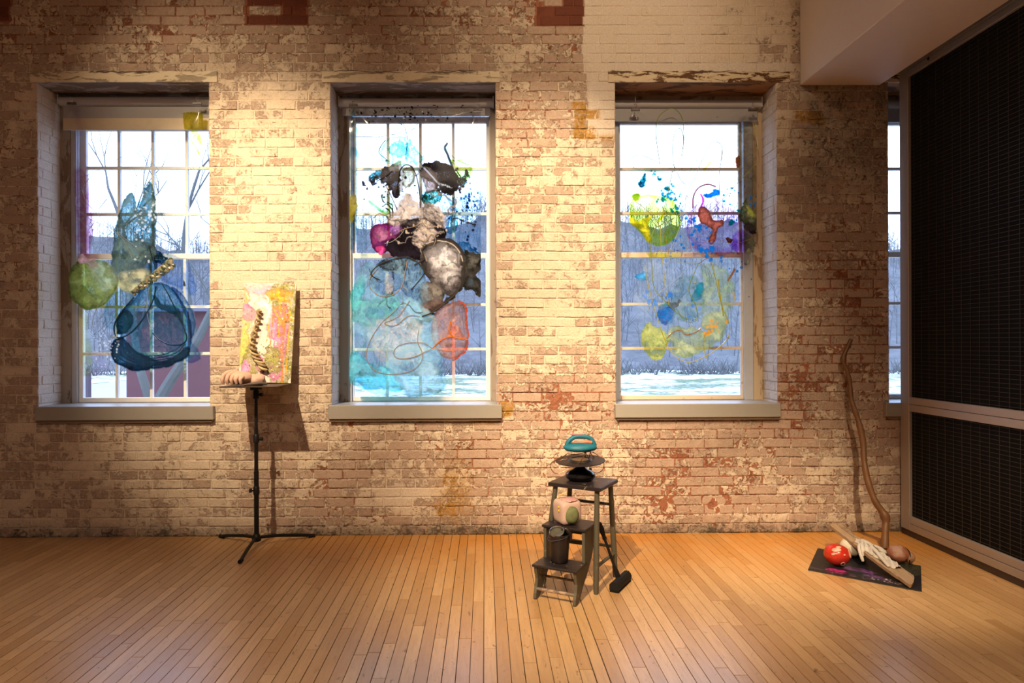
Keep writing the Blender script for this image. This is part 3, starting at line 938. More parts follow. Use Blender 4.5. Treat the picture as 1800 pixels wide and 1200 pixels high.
def clip_pair(spots_, labs):
    for (x, y), lab in zip(spots_, labs):
        c = P(x, y, YF)
        root = empty('bulldog_clip', c, lab, 'clip', 'bulldog clips holding the films')
        m = MB()
        m.prism([(-.008, -.014), (.008, -.014), (.004, .006), (-.004, .006)], -.033, .033, lambda a, b, t: Vector((c.x + t, c.y + a, c.z + b)))
        m.tube([(c.x - .033, c.y - .007, c.z - .014), (c.x + .033, c.y - .007, c.z - .014)], .0035, 8)
        m.build('jaw', M['clip'], root)
        h = MB().tube([c + Vector((-.006, 0, .004)), c + Vector((-.005, -.003, .02)), c + Vector((.005, -.003, .02)), c + Vector((.006, 0, .004))], .003, 8)
        ring = [c + Vector((math.cos(t) * .009, -.003, .03 + math.sin(t) * .009)) for t in np.linspace(0, 2 * math.pi, 17)]
        h.tube(ring, .002, 6)
        h.build('lever', M['steel'], root, True)
        top = Vector((c.x, c.y, ZT))
        MB().tube([c + Vector((0, -.002, .038)), top], .0008, 5).build('hanging_wire', M['steel'], root)

# ---- film 1
def film1():
    s = Paint(119, 356, 181, 662, 1.0)
    s.blob([(135, 190), (150, 260), (160, 400), (150, 450), (133, 440), (128, 300)], (.84, .80, .93), .4, .1, soft=12, warp=8)
    s.blob([(133, 300), (155, 330), (160, 440), (140, 450), (134, 400)], (.80, .55, .66), .7, .2, soft=10)
    s.blob([(318, 199), (354, 198), (354, 226), (322, 227)], (.62, .58, .05), .8, .4, soft=2, warp=2, smooth=False, body=(.5, .42, .05), ba=.35)
    s.blob([(334, 228), (353, 240), (353, 275), (340, 262)], (.85, .95, .3), .9, .2, soft=6)
    s.blob([(190, 235), (300, 228), (345, 300), (330, 420), (200, 430), (165, 330)], (.93, .96, 1.0), .5, .1, soft=20)
    # teal plume
    s.blob([(226, 338), (234, 346), (240, 368), (250, 336), (262, 322), (271, 345), (272, 420), (268, 455), (250, 470), (225, 488), (205, 492), (196, 470), (198, 440), (200, 410), (208, 380), (216, 352)], (.30, .44, .46), 1.15, .5, warp=6, ws=16, tex=.55, body=(.16, .24, .20), ba=.45)
    s.blob([(240, 365), (262, 325), (270, 350), (270, 430), (256, 445), (244, 410)], (.45, .70, .76), 1.0, .8, ew=1.5, warp=10, ws=9, tex=.9, ts=7)
    s.blob([(228, 470), (250, 440), (274, 460), (268, 490), (240, 500)], (.35, .52, .62), .9, .5, tex=.7)
    s.blob([(205, 486), (235, 476), (262, 482), (248, 505), (228, 515), (206, 506)], (.82, .80, .40), 1.0, .1, soft=9, body=(.72, .66, .38), ba=.4)
    s.dots(90, 252, 380, 12, 36, .8, 2.6, (.6, .9, .95), 1.2, 4, body=(.75, .85, .88), ba=.6)
    # green blob
    s.blob([(134, 463), (152, 457), (178, 458), (200, 476), (207, 500), (190, 530), (168, 542), (150, 546), (132, 532), (120, 510), (119, 484), (126, 470)], (.62, .72, .28), 1.0, 1.0, ew=3, warp=5, tex=.5, body=(.42, .46, .16), ba=.35)
    s.blob([(122, 480), (140, 468), (144, 500), (170, 530), (168, 544), (140, 540), (122, 515)], (.48, .58, .12), 1.0, .6, ew=5, soft=5, tex=.5, body=(.33, .38, .06), ba=.3)
    s.blob([(160, 462), (195, 470), (205, 500), (180, 510), (165, 490)], (.70, .88, .72), .6, .2, soft=8, body=(.5, .66, .5), ba=.35)
    s.line([(150, 465), (165, 482), (178, 498), (196, 508)], 2.2, (.5, .55, .3), .7, body=(.45, .45, .2), ba=.4)
    s.blob([(138, 548), (150, 560), (160, 640), (148, 700), (142, 600)], (.9, .95, .6), .5, .1, soft=6)
    s.blob([(134, 455), (142, 448), (150, 456), (164, 456), (170, 470), (160, 472), (150, 464), (138, 464)], (.92, .60, .58), 1.0, .3, body=(.85, .52, .48), ba=.6)
    # blue pool
    s.blob([(252, 503), (278, 498), (300, 508), (320, 535), (334, 570), (333, 602), (326, 628), (305, 638), (270, 644), (238, 648), (210, 642), (194, 622), (197, 600), (212, 592), (203, 578), (206, 556), (220, 540), (238, 520)], (.46, .70, .80), .75, 1.5, ew=2.2, warp=4, tex=.7, body=(.06, .14, .20), ba=.14)
    s.blob([(196, 604), (215, 596), (232, 612), (262, 632), (300, 632), (326, 612), (330, 628), (305, 642), (262, 649), (225, 650), (200, 636)], (.20, .42, .52), 1.1, 1.2, ew=2, soft=4, warp=5, ws=14, tex=.6, body=(.01, .04, .07), ba=.35)
    for q in range(5):
        s.line([(200 + q * 6, 604), (207 + q * 7, 628 - q * 2), (238 + q * 5, 643 - q * 4), (300, 640 - q * 5), (324, 622 - q * 5)], .9, (.10, .25, .33), 1.1, body=(.01, .03, .05), ba=.5, warp=2)
    s.blob([(205, 560), (222, 545), (232, 560), (222, 585), (206, 585)], (.12, .40, .46), 1.1, .9, ew=3, tex=.8, ts=8, body=(.0, .05, .07), ba=.4)
    s.blob([(266, 520), (285, 535), (312, 545), (322, 575), (312, 560), (290, 548), (270, 538)], (.12, .36, .46), 1.1, .4, soft=3, tex=.6, body=(.0, .04, .06), ba=.4)
    s.blob([(298, 506), (318, 518), (338, 550), (342, 575), (333, 596), (326, 560), (312, 530)], (.45, .58, .72), .8, .7, ew=2, warp=3)
    s.blob([(326, 600), (348, 622), (350, 636), (330, 640), (322, 625)], (.62, .74, .9), .8, .3)
    s.blob([(182, 545), (205, 510), (240, 515), (215, 560), (200, 580), (185, 575)], (.6, .78, .82), .6, .5, soft=6)
    s.blob([(272, 446), (300, 450), (330, 470), (340, 520), (310, 505), (280, 490)], (.62, .74, .92), .7, .3, soft=6)
    s.blob([(262, 430), (285, 450), (294, 462), (284, 470), (270, 458), (258, 445)], (.2, .38, .46), 1.0, .8, warp=8, ws=8, tex=.8, ts=6)
    s.dots(60, 185, 610, 9, 14, .7, 2.2, (.8, .9, 1), 1, 5, body=(.8, .85, .88), ba=.7)
    s.blob([(152, 620), (190, 640), (185, 662), (152, 662)], (.85, .84, .95), .7, .2, soft=10, body=(.7, .7, .74), ba=.15)
    c = P(236, 181, YF)
    root = empty('hanging_film', c, 'clear plastic film with blue pool, green blot and braided strip, left window', 'painted film', 'inked clear films hanging in the windows')
    s.mesh('clear_sheet', M['film'], film_points(3, [(126, 181), (347, 181)]), root)
    L = M['line_dark']
    relief([(236, 522), (214, 548), (201, 572), (205, 592), (222, 590), (240, 575), (258, 550), (270, 525), (274, 503)], .0042, L, root)
    relief([(285, 498), (300, 525), (316, 560), (328, 590), (322, 604), (300, 606), (282, 598), (268, 585)], .0036, L, root)
    relief([(262, 432), (268, 455), (275, 475), (280, 490)], .003, L, root)
    C_ = M['line_clear']
    relief([(204, 512), (180, 528), (166, 552), (160, 585)], .0022, C_, root)
    relief([(160, 310), (146, 330), (152, 355), (180, 385), (215, 420), (232, 452)], .0016, C_, root)
    relief([(150, 325), (132, 352), (150, 380), (200, 405), (245, 440)], .0014, C_, root)
    relief([(150, 310), (190, 290), (232, 268), (262, 282), (300, 320), (330, 345)], .0012, C_, root)
    relief([(300, 498), (325, 500), (345, 515), (362, 530)], .0012, C_, root) if False else None
    relief([(262, 505), (258, 545), (266, 580), (275, 596)], .0014, C_, root)
    relief([(330, 240), (346, 262), (352, 290), (344, 300), (334, 285)], .0013, M['line_yellow'], root)
    # braided strip
    A = P(232, 516, YF - .02); B = P(303, 460, YF - .02); d = (B - A).normalized(); up = Vector((-d.z, 0, d.x)) if d.x > 0 else Vector((d.z, 0, -d.x)); fw = Vector((0, -1, 0))
    br = root
    cols_ = [simple('olive_braid', (.05, .07, .04), .3, col2=(.28, .30, .18)), simple('black_braid', (.012, .016, .014), .25, col2=(.08, .12, .1)), simple('brown_braid', (.10, .06, .04), .3, col2=(.45, .42, .3))]
    for q in range(3):
        pts = []; rr = []
        for k in range(61):
            t = k / 60; ph = t * 2 * math.pi * 3.4 + q * 2.1
            wdt = .022 * (.6 + .8 * t)
            pts.append(A.lerp(B, t) + up * math.sin(ph) * wdt + fw * math.cos(ph * 2) * .008)
            rr.append((.0130 + .004 * math.sin(ph * 3)) * (.65 + .5 * t))
        MB().tube(pts, rr, 8).build('braided_strip', cols_[q], root, True)
    rs = random.Random(3)
    for a, b, r in ((200, 592, .013), (207, 600, .011), (300, 456, .012)):
        MB().blob(P(a, b, YF - .008), (r, r * .6, r * .7), .25, 3, 14, 10, seed=a).build('resin_lump', M['line_clear'] if b > 500 else M['line_black'], root, True)
    clip_pair([(126, 181), (347, 181)], ['bulldog clip at the top left corner of the left window film', 'bulldog clip above the yellow corner of the left window film'])
film1()

# ---- film 2
def film2():
    s = Paint(612, 844, 186, 704, 1.0)
    TAN = (.62, .50, .38); BLK = (.05, .04, .045)
    s.blob([(614, 190), (842, 192), (842, 214), (614, 216)], (.75, .76, .8), .6, .1, soft=4, warp=3)
    s.dots(90, 720, 202, 60, 8, .6, 2.2, (.1, .1, .1), 2, 2)
    s.dots(24, 715, 200, 50, 7, .6, 1.6, (1, 1, 1), 1, 9, body=(.8, .7, .55), ba=.9)
    s.blob([(613, 215), (625, 215), (624, 420), (613, 420)], (.55, .72, .8), .9, .3, soft=4, tex=.7)
    s.blob([(613, 350), (626, 345), (624, 380), (613, 388)], (.55, .5, .1), 1.0, .3, body=(.4, .34, .05), ba=.5)
    # cyan cap
    s.blob([(668, 282), (666, 262), (676, 248), (692, 242), (712, 244), (716, 262), (714, 286), (690, 292)], (.72, .93, .93), .5, 1.6, ew=2, warp=7, ws=12, tex=.6)
    s.blob([(680, 262), (700, 250), (712, 262), (706, 280), (690, 275)], (.5, .85, .85), .7, .8, ew=1.5, warp=9, ws=9, tex=.9, ts=7)
    s.blob([(712, 250), (728, 258), (742, 284), (730, 292), (716, 280)], (.55, .75, .8), .8, 1.0, ew=1.5, warp=9, ws=8, tex=.9, ts=6)
    s.blob([(688, 250), (735, 290), (745, 345), (730, 352), (700, 345), (690, 310)], (.75, .84, .88), .6, 1.4, ew=1.6, warp=9, ws=11, tex=.9, ts=9)
    # dark masses
    s.blob([(672, 300), (685, 290), (700, 294), (704, 315), (700, 345), (690, 346), (682, 330), (668, 316)], (.10, .08, .09), 1.3, .6, warp=8, ws=12, tex=.6, ts=9, body=(.02, .014, .012), ba=.6)
    s.blob([(648, 310), (662, 300), (672, 306), (664, 318), (654, 324)], (.12, .4, .42), 1.3, .8, warp=6, ws=8, tex=.7)
    s.dots(10, 655, 318, 5, 4, 1.5, 4.5, (.05, .08, .12), 1.5, 6)
    s.blob([(690, 288), (702, 286), (698, 305), (680, 300)], (.45, .48, .25), 1.0, .5, body=(.4, .36, .28), ba=.4)
    s.blob([(736, 298), (758, 284), (785, 292), (800, 305), (806, 328), (796, 340), (775, 342), (768, 330), (752, 322), (742, 318)], (.10, .075, .07), 1.4, .8, warp=9, ws=13, tex=.6, ts=10, body=(.012, .010, .010), ba=.7)
    s.blob([(740, 300), (756, 296), (768, 315), (764, 336), (745, 334)], (.45, .36, .32), .9, .6, tex=.6, body=(.30, .22, .18), ba=.35)
    s.blob([(708, 300), (722, 296), (728, 322), (718, 334), (706, 322)], (.55, .48, .35), .9, .9, ew=2, tex=.6)
    s.blob([(742, 346), (765, 336), (775, 350), (760, 362), (742, 362)], (.12, .35, .30), 1.2, .8, warp=8, ws=9, tex=.9, ts=6)
    s.line([(784, 254), (780, 262), (786, 275), (795, 300), (803, 322), (812, 330)], 2.0, (.05, .08, .08), 1.6)
    s.line([(783, 263), (800, 282), (825, 292), (834, 290), (826, 272), (818, 262)], .9, (.45, .6, .3), 1.2)
    s.blob([(790, 283), (815, 285), (832, 296), (820, 318), (808, 325), (800, 300)], (.68, .86, .4), .7, 1.0, ew=2, warp=8, ws=10, tex=.8)
    s.dots(10, 812, 318, 8, 9, 1, 4, (.05, .08, .1), 1.6, 12)
    s.blob([(812, 310), (822, 304), (818, 325), (806, 330)], (.15, .3, .3), 1.2, .6, warp=7, ws=7)
    # green ring
    s.blob([(645, 352), (662, 344), (680, 345), (686, 358), (682, 372), (668, 374), (650, 366)], (.78, .93, .78), .5, 1.6, ew=2.4, warp=4)
    s.line([(648, 356), (660, 366), (675, 377), (684, 372), (688, 358)], 2.2, (.35, .62, .25), 1)
    s.line([(656, 386), (664, 378), (676, 380), (684, 374)], .9, (.35, .25, .15), 1.2)
    # light-blue veil on the right
    s.blob([(775, 342), (800, 348), (843, 340), (843, 450), (800, 440), (780, 410), (772, 370)], (.68, .82, .92), .8, .4, soft=8, warp=10)
    s.blob([(780, 392), (795, 380), (798, 360), (786, 352), (798, 380), (800, 400), (788, 416)], (.55, .75, .82), .8, 1.2, ew=1.5)
    s.dots(50, 825, 375, 13, 26, .7, 2.6, (.1, .15, .25), 1.5, 21)
    s.dots(14, 828, 352, 7, 7, 1, 3, (.05, .1, .18), 1.8, 22)
    # tan clouds
    s.blob([(678, 392), (690, 372), (700, 352), (716, 346), (732, 356), (748, 360), (770, 366), (782, 386), (776, 405), (760, 410), (735, 400), (705, 398), (685, 398)], (.75, .65, .55), .7, .2, soft=9, warp=10, ws=20, tex=.4, body=TAN, ba=.95)
    s.blob([(640, 380), (680, 372), (690, 392), (660, 398), (640, 440), (626, 440), (622, 392)], (.80, .90, .92), .7, .3, soft=8)
    s.blob([(740, 378), (755, 362), (770, 372), (778, 392), (768, 410), (752, 402)], (.2, .14, .1), .8, .8, warp=10, ws=10, tex=.9, ts=6, body=(.08, .06, .05), ba=.6)
    # magenta
    s.blob([(650, 407), (662, 397), (680, 394), (704, 396), (706, 408), (694, 420), (678, 428), (676, 444), (662, 446), (650, 430)], (.42, .05, .26), 1.1, 1.0, ew=2.5, warp=6, tex=.5, body=(.35, .05, .2), ba=.4)
    s.blob([(655, 412), (666, 404), (678, 410), (674, 424), (660, 426)], (.8, .45, .6), .5, .5, body=(.65, .25, .38), ba=.5)
    s.blob([(682, 400), (700, 398), (702, 410), (688, 416)], (.6, .4, .7), .5, .5, body=(.42, .2, .42), ba=.5)
    s.blob([(655, 440), (668, 437), (674, 444), (664, 450)], (1, .1, .4), 1.2, .3, body=(.95, .08, .3), ba=.85)
    # central dark mass
    s.blob([(700, 392), (728, 386), (760, 392), (778, 402), (782, 420), (770, 436), (752, 446), (735, 458), (712, 462), (690, 456), (678, 440), (684, 424), (700, 412)], (.06, .04, .06), 1.7, .6, warp=9, ws=16, tex=.4, body=(.012, .008, .012), ba=.85)
    s.blob([(730, 410), (750, 400), (766, 410), (756, 430), (740, 440), (726, 430)], (.8, .7, .6), .2, .2, soft=5, warp=10, ws=12, tex=.9, ts=7, body=(.50, .39, .29), ba=.85)
    s.blob([(730, 396), (745, 388), (758, 396), (750, 408), (734, 406)], (1, 1, 1), 0, 0, soft=4, warp=10, ws=8, tex=.9, ts=5, body=(.5, .38, .26), ba=.7)
    # big grey-tan cloud with dark rim
    s.blob([(738, 446), (755, 430), (780, 424), (803, 436), (817, 460), (816, 492), (802, 516), (785, 522), (765, 508), (750, 490), (738, 468)], (.12, .10, .08), 1.2, 1.8, ew=4.5, warp=5, tex=.4, body=(.22, .18, .15), ba=.85)
    s.blob([(756, 445), (778, 434), (800, 446), (808, 470), (800, 495), (782, 500), (766, 480), (755, 465)], (1, 1, 1), 0, 0, soft=14, warp=12, ws=18, body=(.62, .55, .47), ba=.8, tex=.6)
    s.line([(742, 440), (760, 428), (785, 424), (806, 440), (816, 470), (810, 505), (788, 528), (762, 548), (745, 556)], 3.2, (.05, .04, .03), 1.2, body=(.04, .03, .025), ba=.8, warp=3, ws=8)
    s.line([(748, 432), (765, 426), (790, 430), (806, 445), (812, 462)], .8, body=(.65, .52, .36), ba=.9, breakup=.4)
    # olive right with a hard sheet edge
    s.blob([(814, 448), (843, 452), (843, 470), (832, 482), (843, 500), (843, 526), (828, 514), (812, 508), (818, 480)], (.20, .2, .15), .9, 1.4, ew=4, warp=6, ws=12, tex=.6, body=(.14, .13, .10), ba=.5)
    s.line([(816, 488), (830, 484), (843, 476)], 3.5, (.05, .05, .04), 1.2, body=(.04, .035, .03), ba=.8, warp=5, ws=7)
    s.blob([(790, 438), (815, 430), (843, 446), (843, 456), (815, 452)], (.3, .6, .72), 1.0, .9, ew=2, warp=10, ws=10, tex=.8, ts=7)
    # dark olive below the cloud
    s.blob([(742, 505), (765, 500), (780, 520), (772, 536), (752, 548), (742, 556), (740, 530)], (.3, .27, .2), 1.2, .8, warp=6, body=(.22, .18, .13), ba=.6)
    s.blob([(738, 536), (770, 530), (776, 542), (754, 556), (742, 552)], (.15, .08, .06), 1.1, .5, body=(.13, .07, .05), ba=.6)
    s.blob([(715, 570), (728, 562), (740, 566), (736, 580), (724, 584)], (.04, .03, .03), 1.5, .5, warp=9, ws=8, body=(.02, .015, .015), ba=.8)
    s.blob([(738, 556), (752, 548), (762, 556), (746, 570)], (.1, .3, .28), 1.2, .5, warp=6, ws=8)
    # blue web below the dark mass
    s.blob([(655, 470), (680, 456), (710, 454), (735, 462), (742, 490), (752, 520), (742, 540), (720, 530), (700, 515), (668, 520), (650, 505), (648, 485)], (.38, .60, .74), .9, .7, ew=2, warp=9, ws=18, tex=.8, ts=12, body=(.25, .42, .50), ba=.35)
    s.blob([(665, 465), (695, 458), (712, 464), (708, 482), (690, 480), (672, 478)], (.08, .2, .26), 1.1, .8, warp=8, ws=10, tex=.6)
    s.blob([(735, 505), (752, 510), (750, 535), (736, 530)], (.1, .4, .55), 1.0, .5, warp=9, ws=7)
    for q in range(6):
        s.line([(712 + q * 4, 462), (706 + q * 5, 485), (712 + q * 3, 505 + q * 3)], .9, (.1, .22, .3), 1.1, warp=3)
    s.blob([(676, 486), (686, 484), (688, 515), (678, 518)], (1, 1, 1), 0, 0, soft=5, body=TAN, ba=.5)
    # turquoise and beige field
    s.blob([(628, 478), (655, 470), (660, 515), (720, 525), (760, 560), (775, 620), (778, 690), (720, 699), (640, 692), (614, 670), (616, 600), (616, 540)], (.66, .84, .88), .8, .3, soft=6, warp=10, ws=30, tex=.6, ts=24, body=(.40, .70, .76), ba=.30)
    s.blob([(630, 528), (700, 530), (690, 560), (640, 575), (622, 560)], (.35, .80, .78), 1.0, .6, soft=5, warp=14, ws=18, tex=.9, ts=10, body=(.18, .55, .52), ba=.4)
    s.blob([(616, 515), (632, 490), (640, 500), (628, 540), (615, 545)], (.30, .85, .85), 1.0, .5, soft=5, body=(.15, .65, .65), ba=.4)
    s.blob([(650, 570), (700, 555), (740, 575), (740, 625), (700, 640), (655, 620)], (.95, .88, .8), .5, .2, soft=12, body=(.68, .6, .52), ba=.30, warp=14, tex=.8, ts=9)
    s.blob([(613, 622), (640, 640), (680, 650), (705, 668), (702, 692), (650, 686), (614, 668)], (.20, .78, .90), 1.0, .5, soft=5, warp=12, ws=20, tex=.8, body=(.15, .62, .70), ba=.5)
    s.blob([(700, 640), (750, 635), (772, 660), (776, 690), (730, 697), (702, 690)], (.58, .80, .88), .8, .6, soft=6, warp=12, tex=.8, body=(.42, .64, .70), ba=.35)
    s.dots(10, 665, 672, 26, 5, .8, 3.5, (.1, .4, .42), 1.4, 41)
    s.line([(690, 655), (696, 672), (704, 688)], 1.6, (.1, .3, .35), 1.4, warp=3)
    s.line([(752, 690), (762, 693), (772, 690)], 2.2, (.1, .25, .25), 1.2, warp=4, ws=6)
    # salmon
    s.blob([(762, 556), (780, 540), (802, 532), (816, 540), (820, 572), (822, 600), (815, 622), (796, 636), (778, 632), (764, 615), (756, 590)], (.92, .60, .52), .9, .9, ew=2, warp=3, tex=.4, body=(.66, .44, .38), ba=.25)
    s.line([(804, 532), (816, 540), (819, 560), (821, 600), (815, 622), (797, 636)], 1.3, (.75, .1, .03), 1.4, body=(.6, .08, .03), ba=.7, warp=2.5, ws=5)
    s.blob([(785, 585), (800, 574), (812, 588), (818, 600), (800, 596), (786, 600)], (.9, .35, .25), .7, .3, body=(.7, .3, .2), ba=.4)
    s.blob([(762, 602), (800, 610), (790, 616), (764, 610)], (.95, .5, .4), .7, .2)
    for q in range(26):
        rs = np.random.RandomState(200 + q)
        x0 = rs.uniform(675, 800); y0 = rs.uniform(295, 560); a0 = rs.uniform(0, 6.28); pts = [(x0, y0)]
        for _ in range(5):
            a0 += rs.uniform(-1.1, 1.1); pts.append((pts[-1][0] + 9 * math.cos(a0), pts[-1][1] + 9 * math.sin(a0)))
        s.line(pts, rs.uniform(.6, 1.7), (.08, .07, .07), 1.3, body=(.02, .015, .015) if q % 3 else (.42, .33, .24), ba=.6, warp=3, ws=6, breakup=.3)
    s.dots(60, 745, 400, 26, 18, .7, 2.4, (1, 1, 1), 0, 301, body=(.62, .48, .32), ba=.8)
    s.dots(50, 690, 325, 20, 16, .7, 3.0, (.05, .05, .06), 1.6, 302)
    s.dots(40, 790, 325, 18, 16, .7, 3.0, (.05, .05, .06), 1.6, 303)
    s.line([(700, 292), (705, 310), (702, 335)], 2.2, (.75, .85, .9), .5, body=(.7, .78, .82), ba=.7, warp=5, ws=6)
    s.line([(745, 298), (758, 312), (772, 326), (790, 330)], 1.4, (1, 1, 1), 0, body=(.75, .8, .85), ba=.7, warp=5, ws=6)
    for q in range(9):
        s.line([(768 + q * 4, 300), (770 + q * 5, 320), (766 + q * 5, 338)], .9, (.03, .03, .03), 1.4, body=(.01, .01, .01), ba=.8, warp=4, ws=7)
    c = P(728, 186, YF)
    root = empty('hanging_film', c, 'clear plastic film with black, tan and magenta clouds over turquoise, middle window', 'painted film', 'inked clear films hanging in the windows')
    s.mesh('clear_sheet', M['film'], film_points(13, [(621, 184), (840, 192)]), root)
    K = M['line_black']; T_ = M['line_tan']; C_ = M['line_clear']
    relief([(709, 217), (714, 232), (716, 248), (714, 268), (714, 282)], .0018, M['line_dark'], root)
    relief([(735, 217), (722, 232), (716, 246)], .0014, C_, root)
    relief([(678, 246), (670, 256), (666, 268), (674, 276), (684, 284)], .0026, simple('teal_resin_line', (.02, .32, .34), .25), root)
    relief([(696, 340), (700, 320), (703, 300), (712, 290), (722, 292), (730, 304), (735, 322), (738, 345), (739, 365)], .0034, K, root)
    relief([(690, 300), (680, 308), (664, 318), (655, 325), (651, 316), (658, 310), (668, 316), (680, 330), (690, 350), (698, 368)], .0026, K, root)
    relief([(736, 296), (750, 294), (760, 306), (770, 320), (778, 326)], .0024, C_, root)
    relief([(728, 466), (745, 455), (742, 440), (750, 430)], .0045, K, root)
    relief([(668, 492), (652, 482), (665, 466), (690, 456), (715, 452), (735, 462), (746, 478), (735, 495), (722, 510)], .0034, K, root)
    relief([(665, 470), (650, 490), (652, 508), (668, 520), (690, 518), (706, 504), (712, 480), (716, 458)], .0026, T_, root)
    relief([(700, 540), (688, 552), (672, 566), (655, 590), (645, 615), (646, 635), (660, 652), (690, 658), (722, 652), (740, 636), (742, 620), (734, 600), (736, 580)], .0026, T_, root)
    relief([(760, 612), (745, 603), (722, 602), (700, 608), (692, 620), (700, 630), (725, 628), (748, 618), (760, 612)], .0026, T_, root)
    relief([(720, 528), (700, 556), (676, 568), (695, 572), (718, 555), (738, 556)], .003, T_, root)
    relief([(760, 612), (775, 598), (790, 592), (806, 594), (822, 597)], .0042, M['line_orange'], root)
    relief([(792, 564), (790, 580), (796, 592)], .0065, M['line_orange'], root)
    relief([(760, 612), (785, 616), (800, 616)], .0018, M['line_orange'], root)
    relief([(742, 556), (762, 548), (786, 530), (806, 510), (815, 485), (816, 462)], .0048, K, root)
    relief([(700, 408), (712, 402), (728, 398), (742, 392), (752, 400), (768, 398)], .0026, T_, root)
    relief([(712, 400), (705, 412), (690, 424), (676, 428)], .002, C_, root)
    relief([(736, 420), (748, 424), (758, 412), (766, 420), (762, 432)], .0028, T_, root)
    clip_pair([(621, 184), (840, 192)], ['shining bulldog clip at the top left corner of the middle window film', 'bulldog clip at the top right corner of the middle window film'])
film2()

# ---- film 3
def film3():
    s = Paint(1108, 1334, 190, 646, 1.0)
    s.blob([(1301, 214), (1320, 216), (1334, 260), (1334, 420), (1304, 430), (1300, 300)], (.72, .72, .68), .8, .2, soft=8, warp=6, tex=.6)
    s.blob([(1109, 302), (1140, 300), (1185, 308), (1192, 350), (1170, 366), (1112, 352)], (.84, .98, .96), .9, .5, soft=5)
    s.blob([(1112, 352), (1140, 346), (1180, 352), (1196, 372), (1197, 402), (1186, 425), (1160, 435), (1142, 430), (1128, 412), (1110, 392), (1108, 368)], (.86, .95, .36), .8, .7, ew=3, warp=5, tex=.5)
    s.blob([(1109, 382), (1122, 392), (1145, 385), (1140, 400), (1145, 430), (1134, 424), (1124, 406), (1110, 396)], (.95, .88, .05), 1.2, .6, soft=3, warp=5, body=(.85, .75, .03), ba=.6)
    s.blob([(1111, 350), (1118, 344), (1124, 350), (1118, 358)], (.55, .7, .05), 1.2, .5, body=(.5, .6, .05), ba=.6)
    s.blob([(1212, 366), (1240, 350), (1275, 362), (1305, 380), (1316, 420), (1298, 446), (1255, 452), (1220, 440), (1206, 410)], (.80, .66, .90), .8, .4, soft=8, warp=10, ws=26)
    s.blob([(1292, 418), (1312, 410), (1320, 440), (1305, 450), (1290, 440)], (.68, .45, .8), .8, .3, soft=8)
    s.blob([(1150, 300), (1300, 300), (1300, 350), (1200, 360)], (.93, .93, 1), .5, .1, soft=20)
    TE = (.05, .40, .45)
    s.blob([(1122, 328), (1130, 316), (1136, 306), (1136, 322), (1128, 333)], TE, 1.4, .5, warp=4, ws=6)
    for (x, y, r_) in ((1150, 308, 5), (1161, 315, 4), (1171, 333, 5), (1177, 338, 5), (1162, 353, 5), (1169, 349, 4), (1189, 352, 5), (1189, 365, 6), (1193, 378, 6), (1184, 371, 4), (1292, 392, 5), (1305, 376, 4)):
        s.dots(5, x, y, r_ * .6, r_ * .6, 1.2, r_ * .8, TE, 1.3, int(x), body=(.0, .16, .2), ba=.6)
    BL = (.03, .36, .78)
    s.blob([(1238, 344), (1250, 342), (1262, 336), (1268, 346), (1256, 350), (1245, 350)], BL, 1.2, .5, warp=5, ws=6, body=(.02, .35, .75), ba=.5)
    for (x, y, n, sg, rm) in ((1185, 345, 14, 8, 3), (1208, 385, 16, 8, 3.4), (1216, 412, 18, 10, 4), (1240, 405, 14, 8, 3), (1250, 442, 16, 9, 5), (1272, 460, 4, 3, 6), (1125, 492, 6, 3, 5), (1137, 525, 8, 5, 4), (1148, 535, 9, 5, 5), (1160, 486, 3, 3, 3), (1180, 528, 6, 3, 5), (1195, 452, 8, 9, 3.5), (1218, 555, 5, 6, 4), (1232, 545, 4, 5, 4), (1290, 350, 12, 10, 3), (1300, 480, 6, 8, 2.5), (1320, 360, 10, 7, 2)):
        s.dots(n, x, y, sg, sg, .9, rm, BL, 1.2, x, body=(.01, .20, .62), ba=.65)
    s.dots(60, 1225, 290, 55, 40, .5, 1.6, (.3, .75, .9), 1, 77)
    s.dots(50, 1300, 400, 20, 60, .5, 1.5, (.2, .4, .7), 1, 78)
    s.blob([(1122, 488), (1134, 486), (1136, 496), (1126, 497)], (.1, .5, .85), 1.0, .5, body=(.03, .35, .7), ba=.6)
    # lower fields
    s.blob([(1130, 470), (1180, 460), (1290, 470), (1300, 540), (1270, 600), (1180, 600), (1120, 560)], (.85, .92, .96), .7, .2, soft=16, warp=14, body=(.6, .68, .7), ba=.14)
    s.blob([(1155, 556), (1172, 546), (1188, 544), (1184, 562), (1172, 574), (1158, 570)], (.10, .45, .85), 1.0, .5, warp=6, ws=10, body=(.01, .22, .62), ba=.6)
    s.blob([(1160, 545), (1180, 538), (1192, 555), (1182, 575), (1164, 574)], (.3, .72, .85), .8, .5, warp=7)
    s.blob([(1174, 536), (1186, 538), (1200, 534), (1192, 545), (1186, 550)], (.03, .2, .2), 1.4, .5, warp=6, ws=7)
    s.blob([(1216, 532), (1224, 518), (1230, 504), (1240, 506), (1238, 526), (1226, 536)], (.15, .60, .70), 1.0, .6, warp=5, ws=8, body=(.0, .30, .38), ba=.6)
    s.blob([(1190, 500), (1225, 490), (1240, 540), (1225, 565), (1195, 570), (1180, 545)], (.55, .78, .72), .8, .4, soft=6, warp=10)
    s.blob([(1132, 584), (1146, 570), (1152, 582), (1168, 588), (1178, 600), (1172, 620), (1158, 640), (1142, 628), (1130, 608)], (.80, .84, .30), .9, .4, warp=8, ws=14, body=(.6, .62, .2), ba=.4, tex=.6)
    s.blob([(1180, 588), (1215, 580), (1250, 590), (1278, 582), (1268, 606), (1240, 622), (1200, 636), (1182, 620)], (.76, .84, .45), .8, .3, soft=5, warp=9, body=(.56, .6, .32), ba=.4)
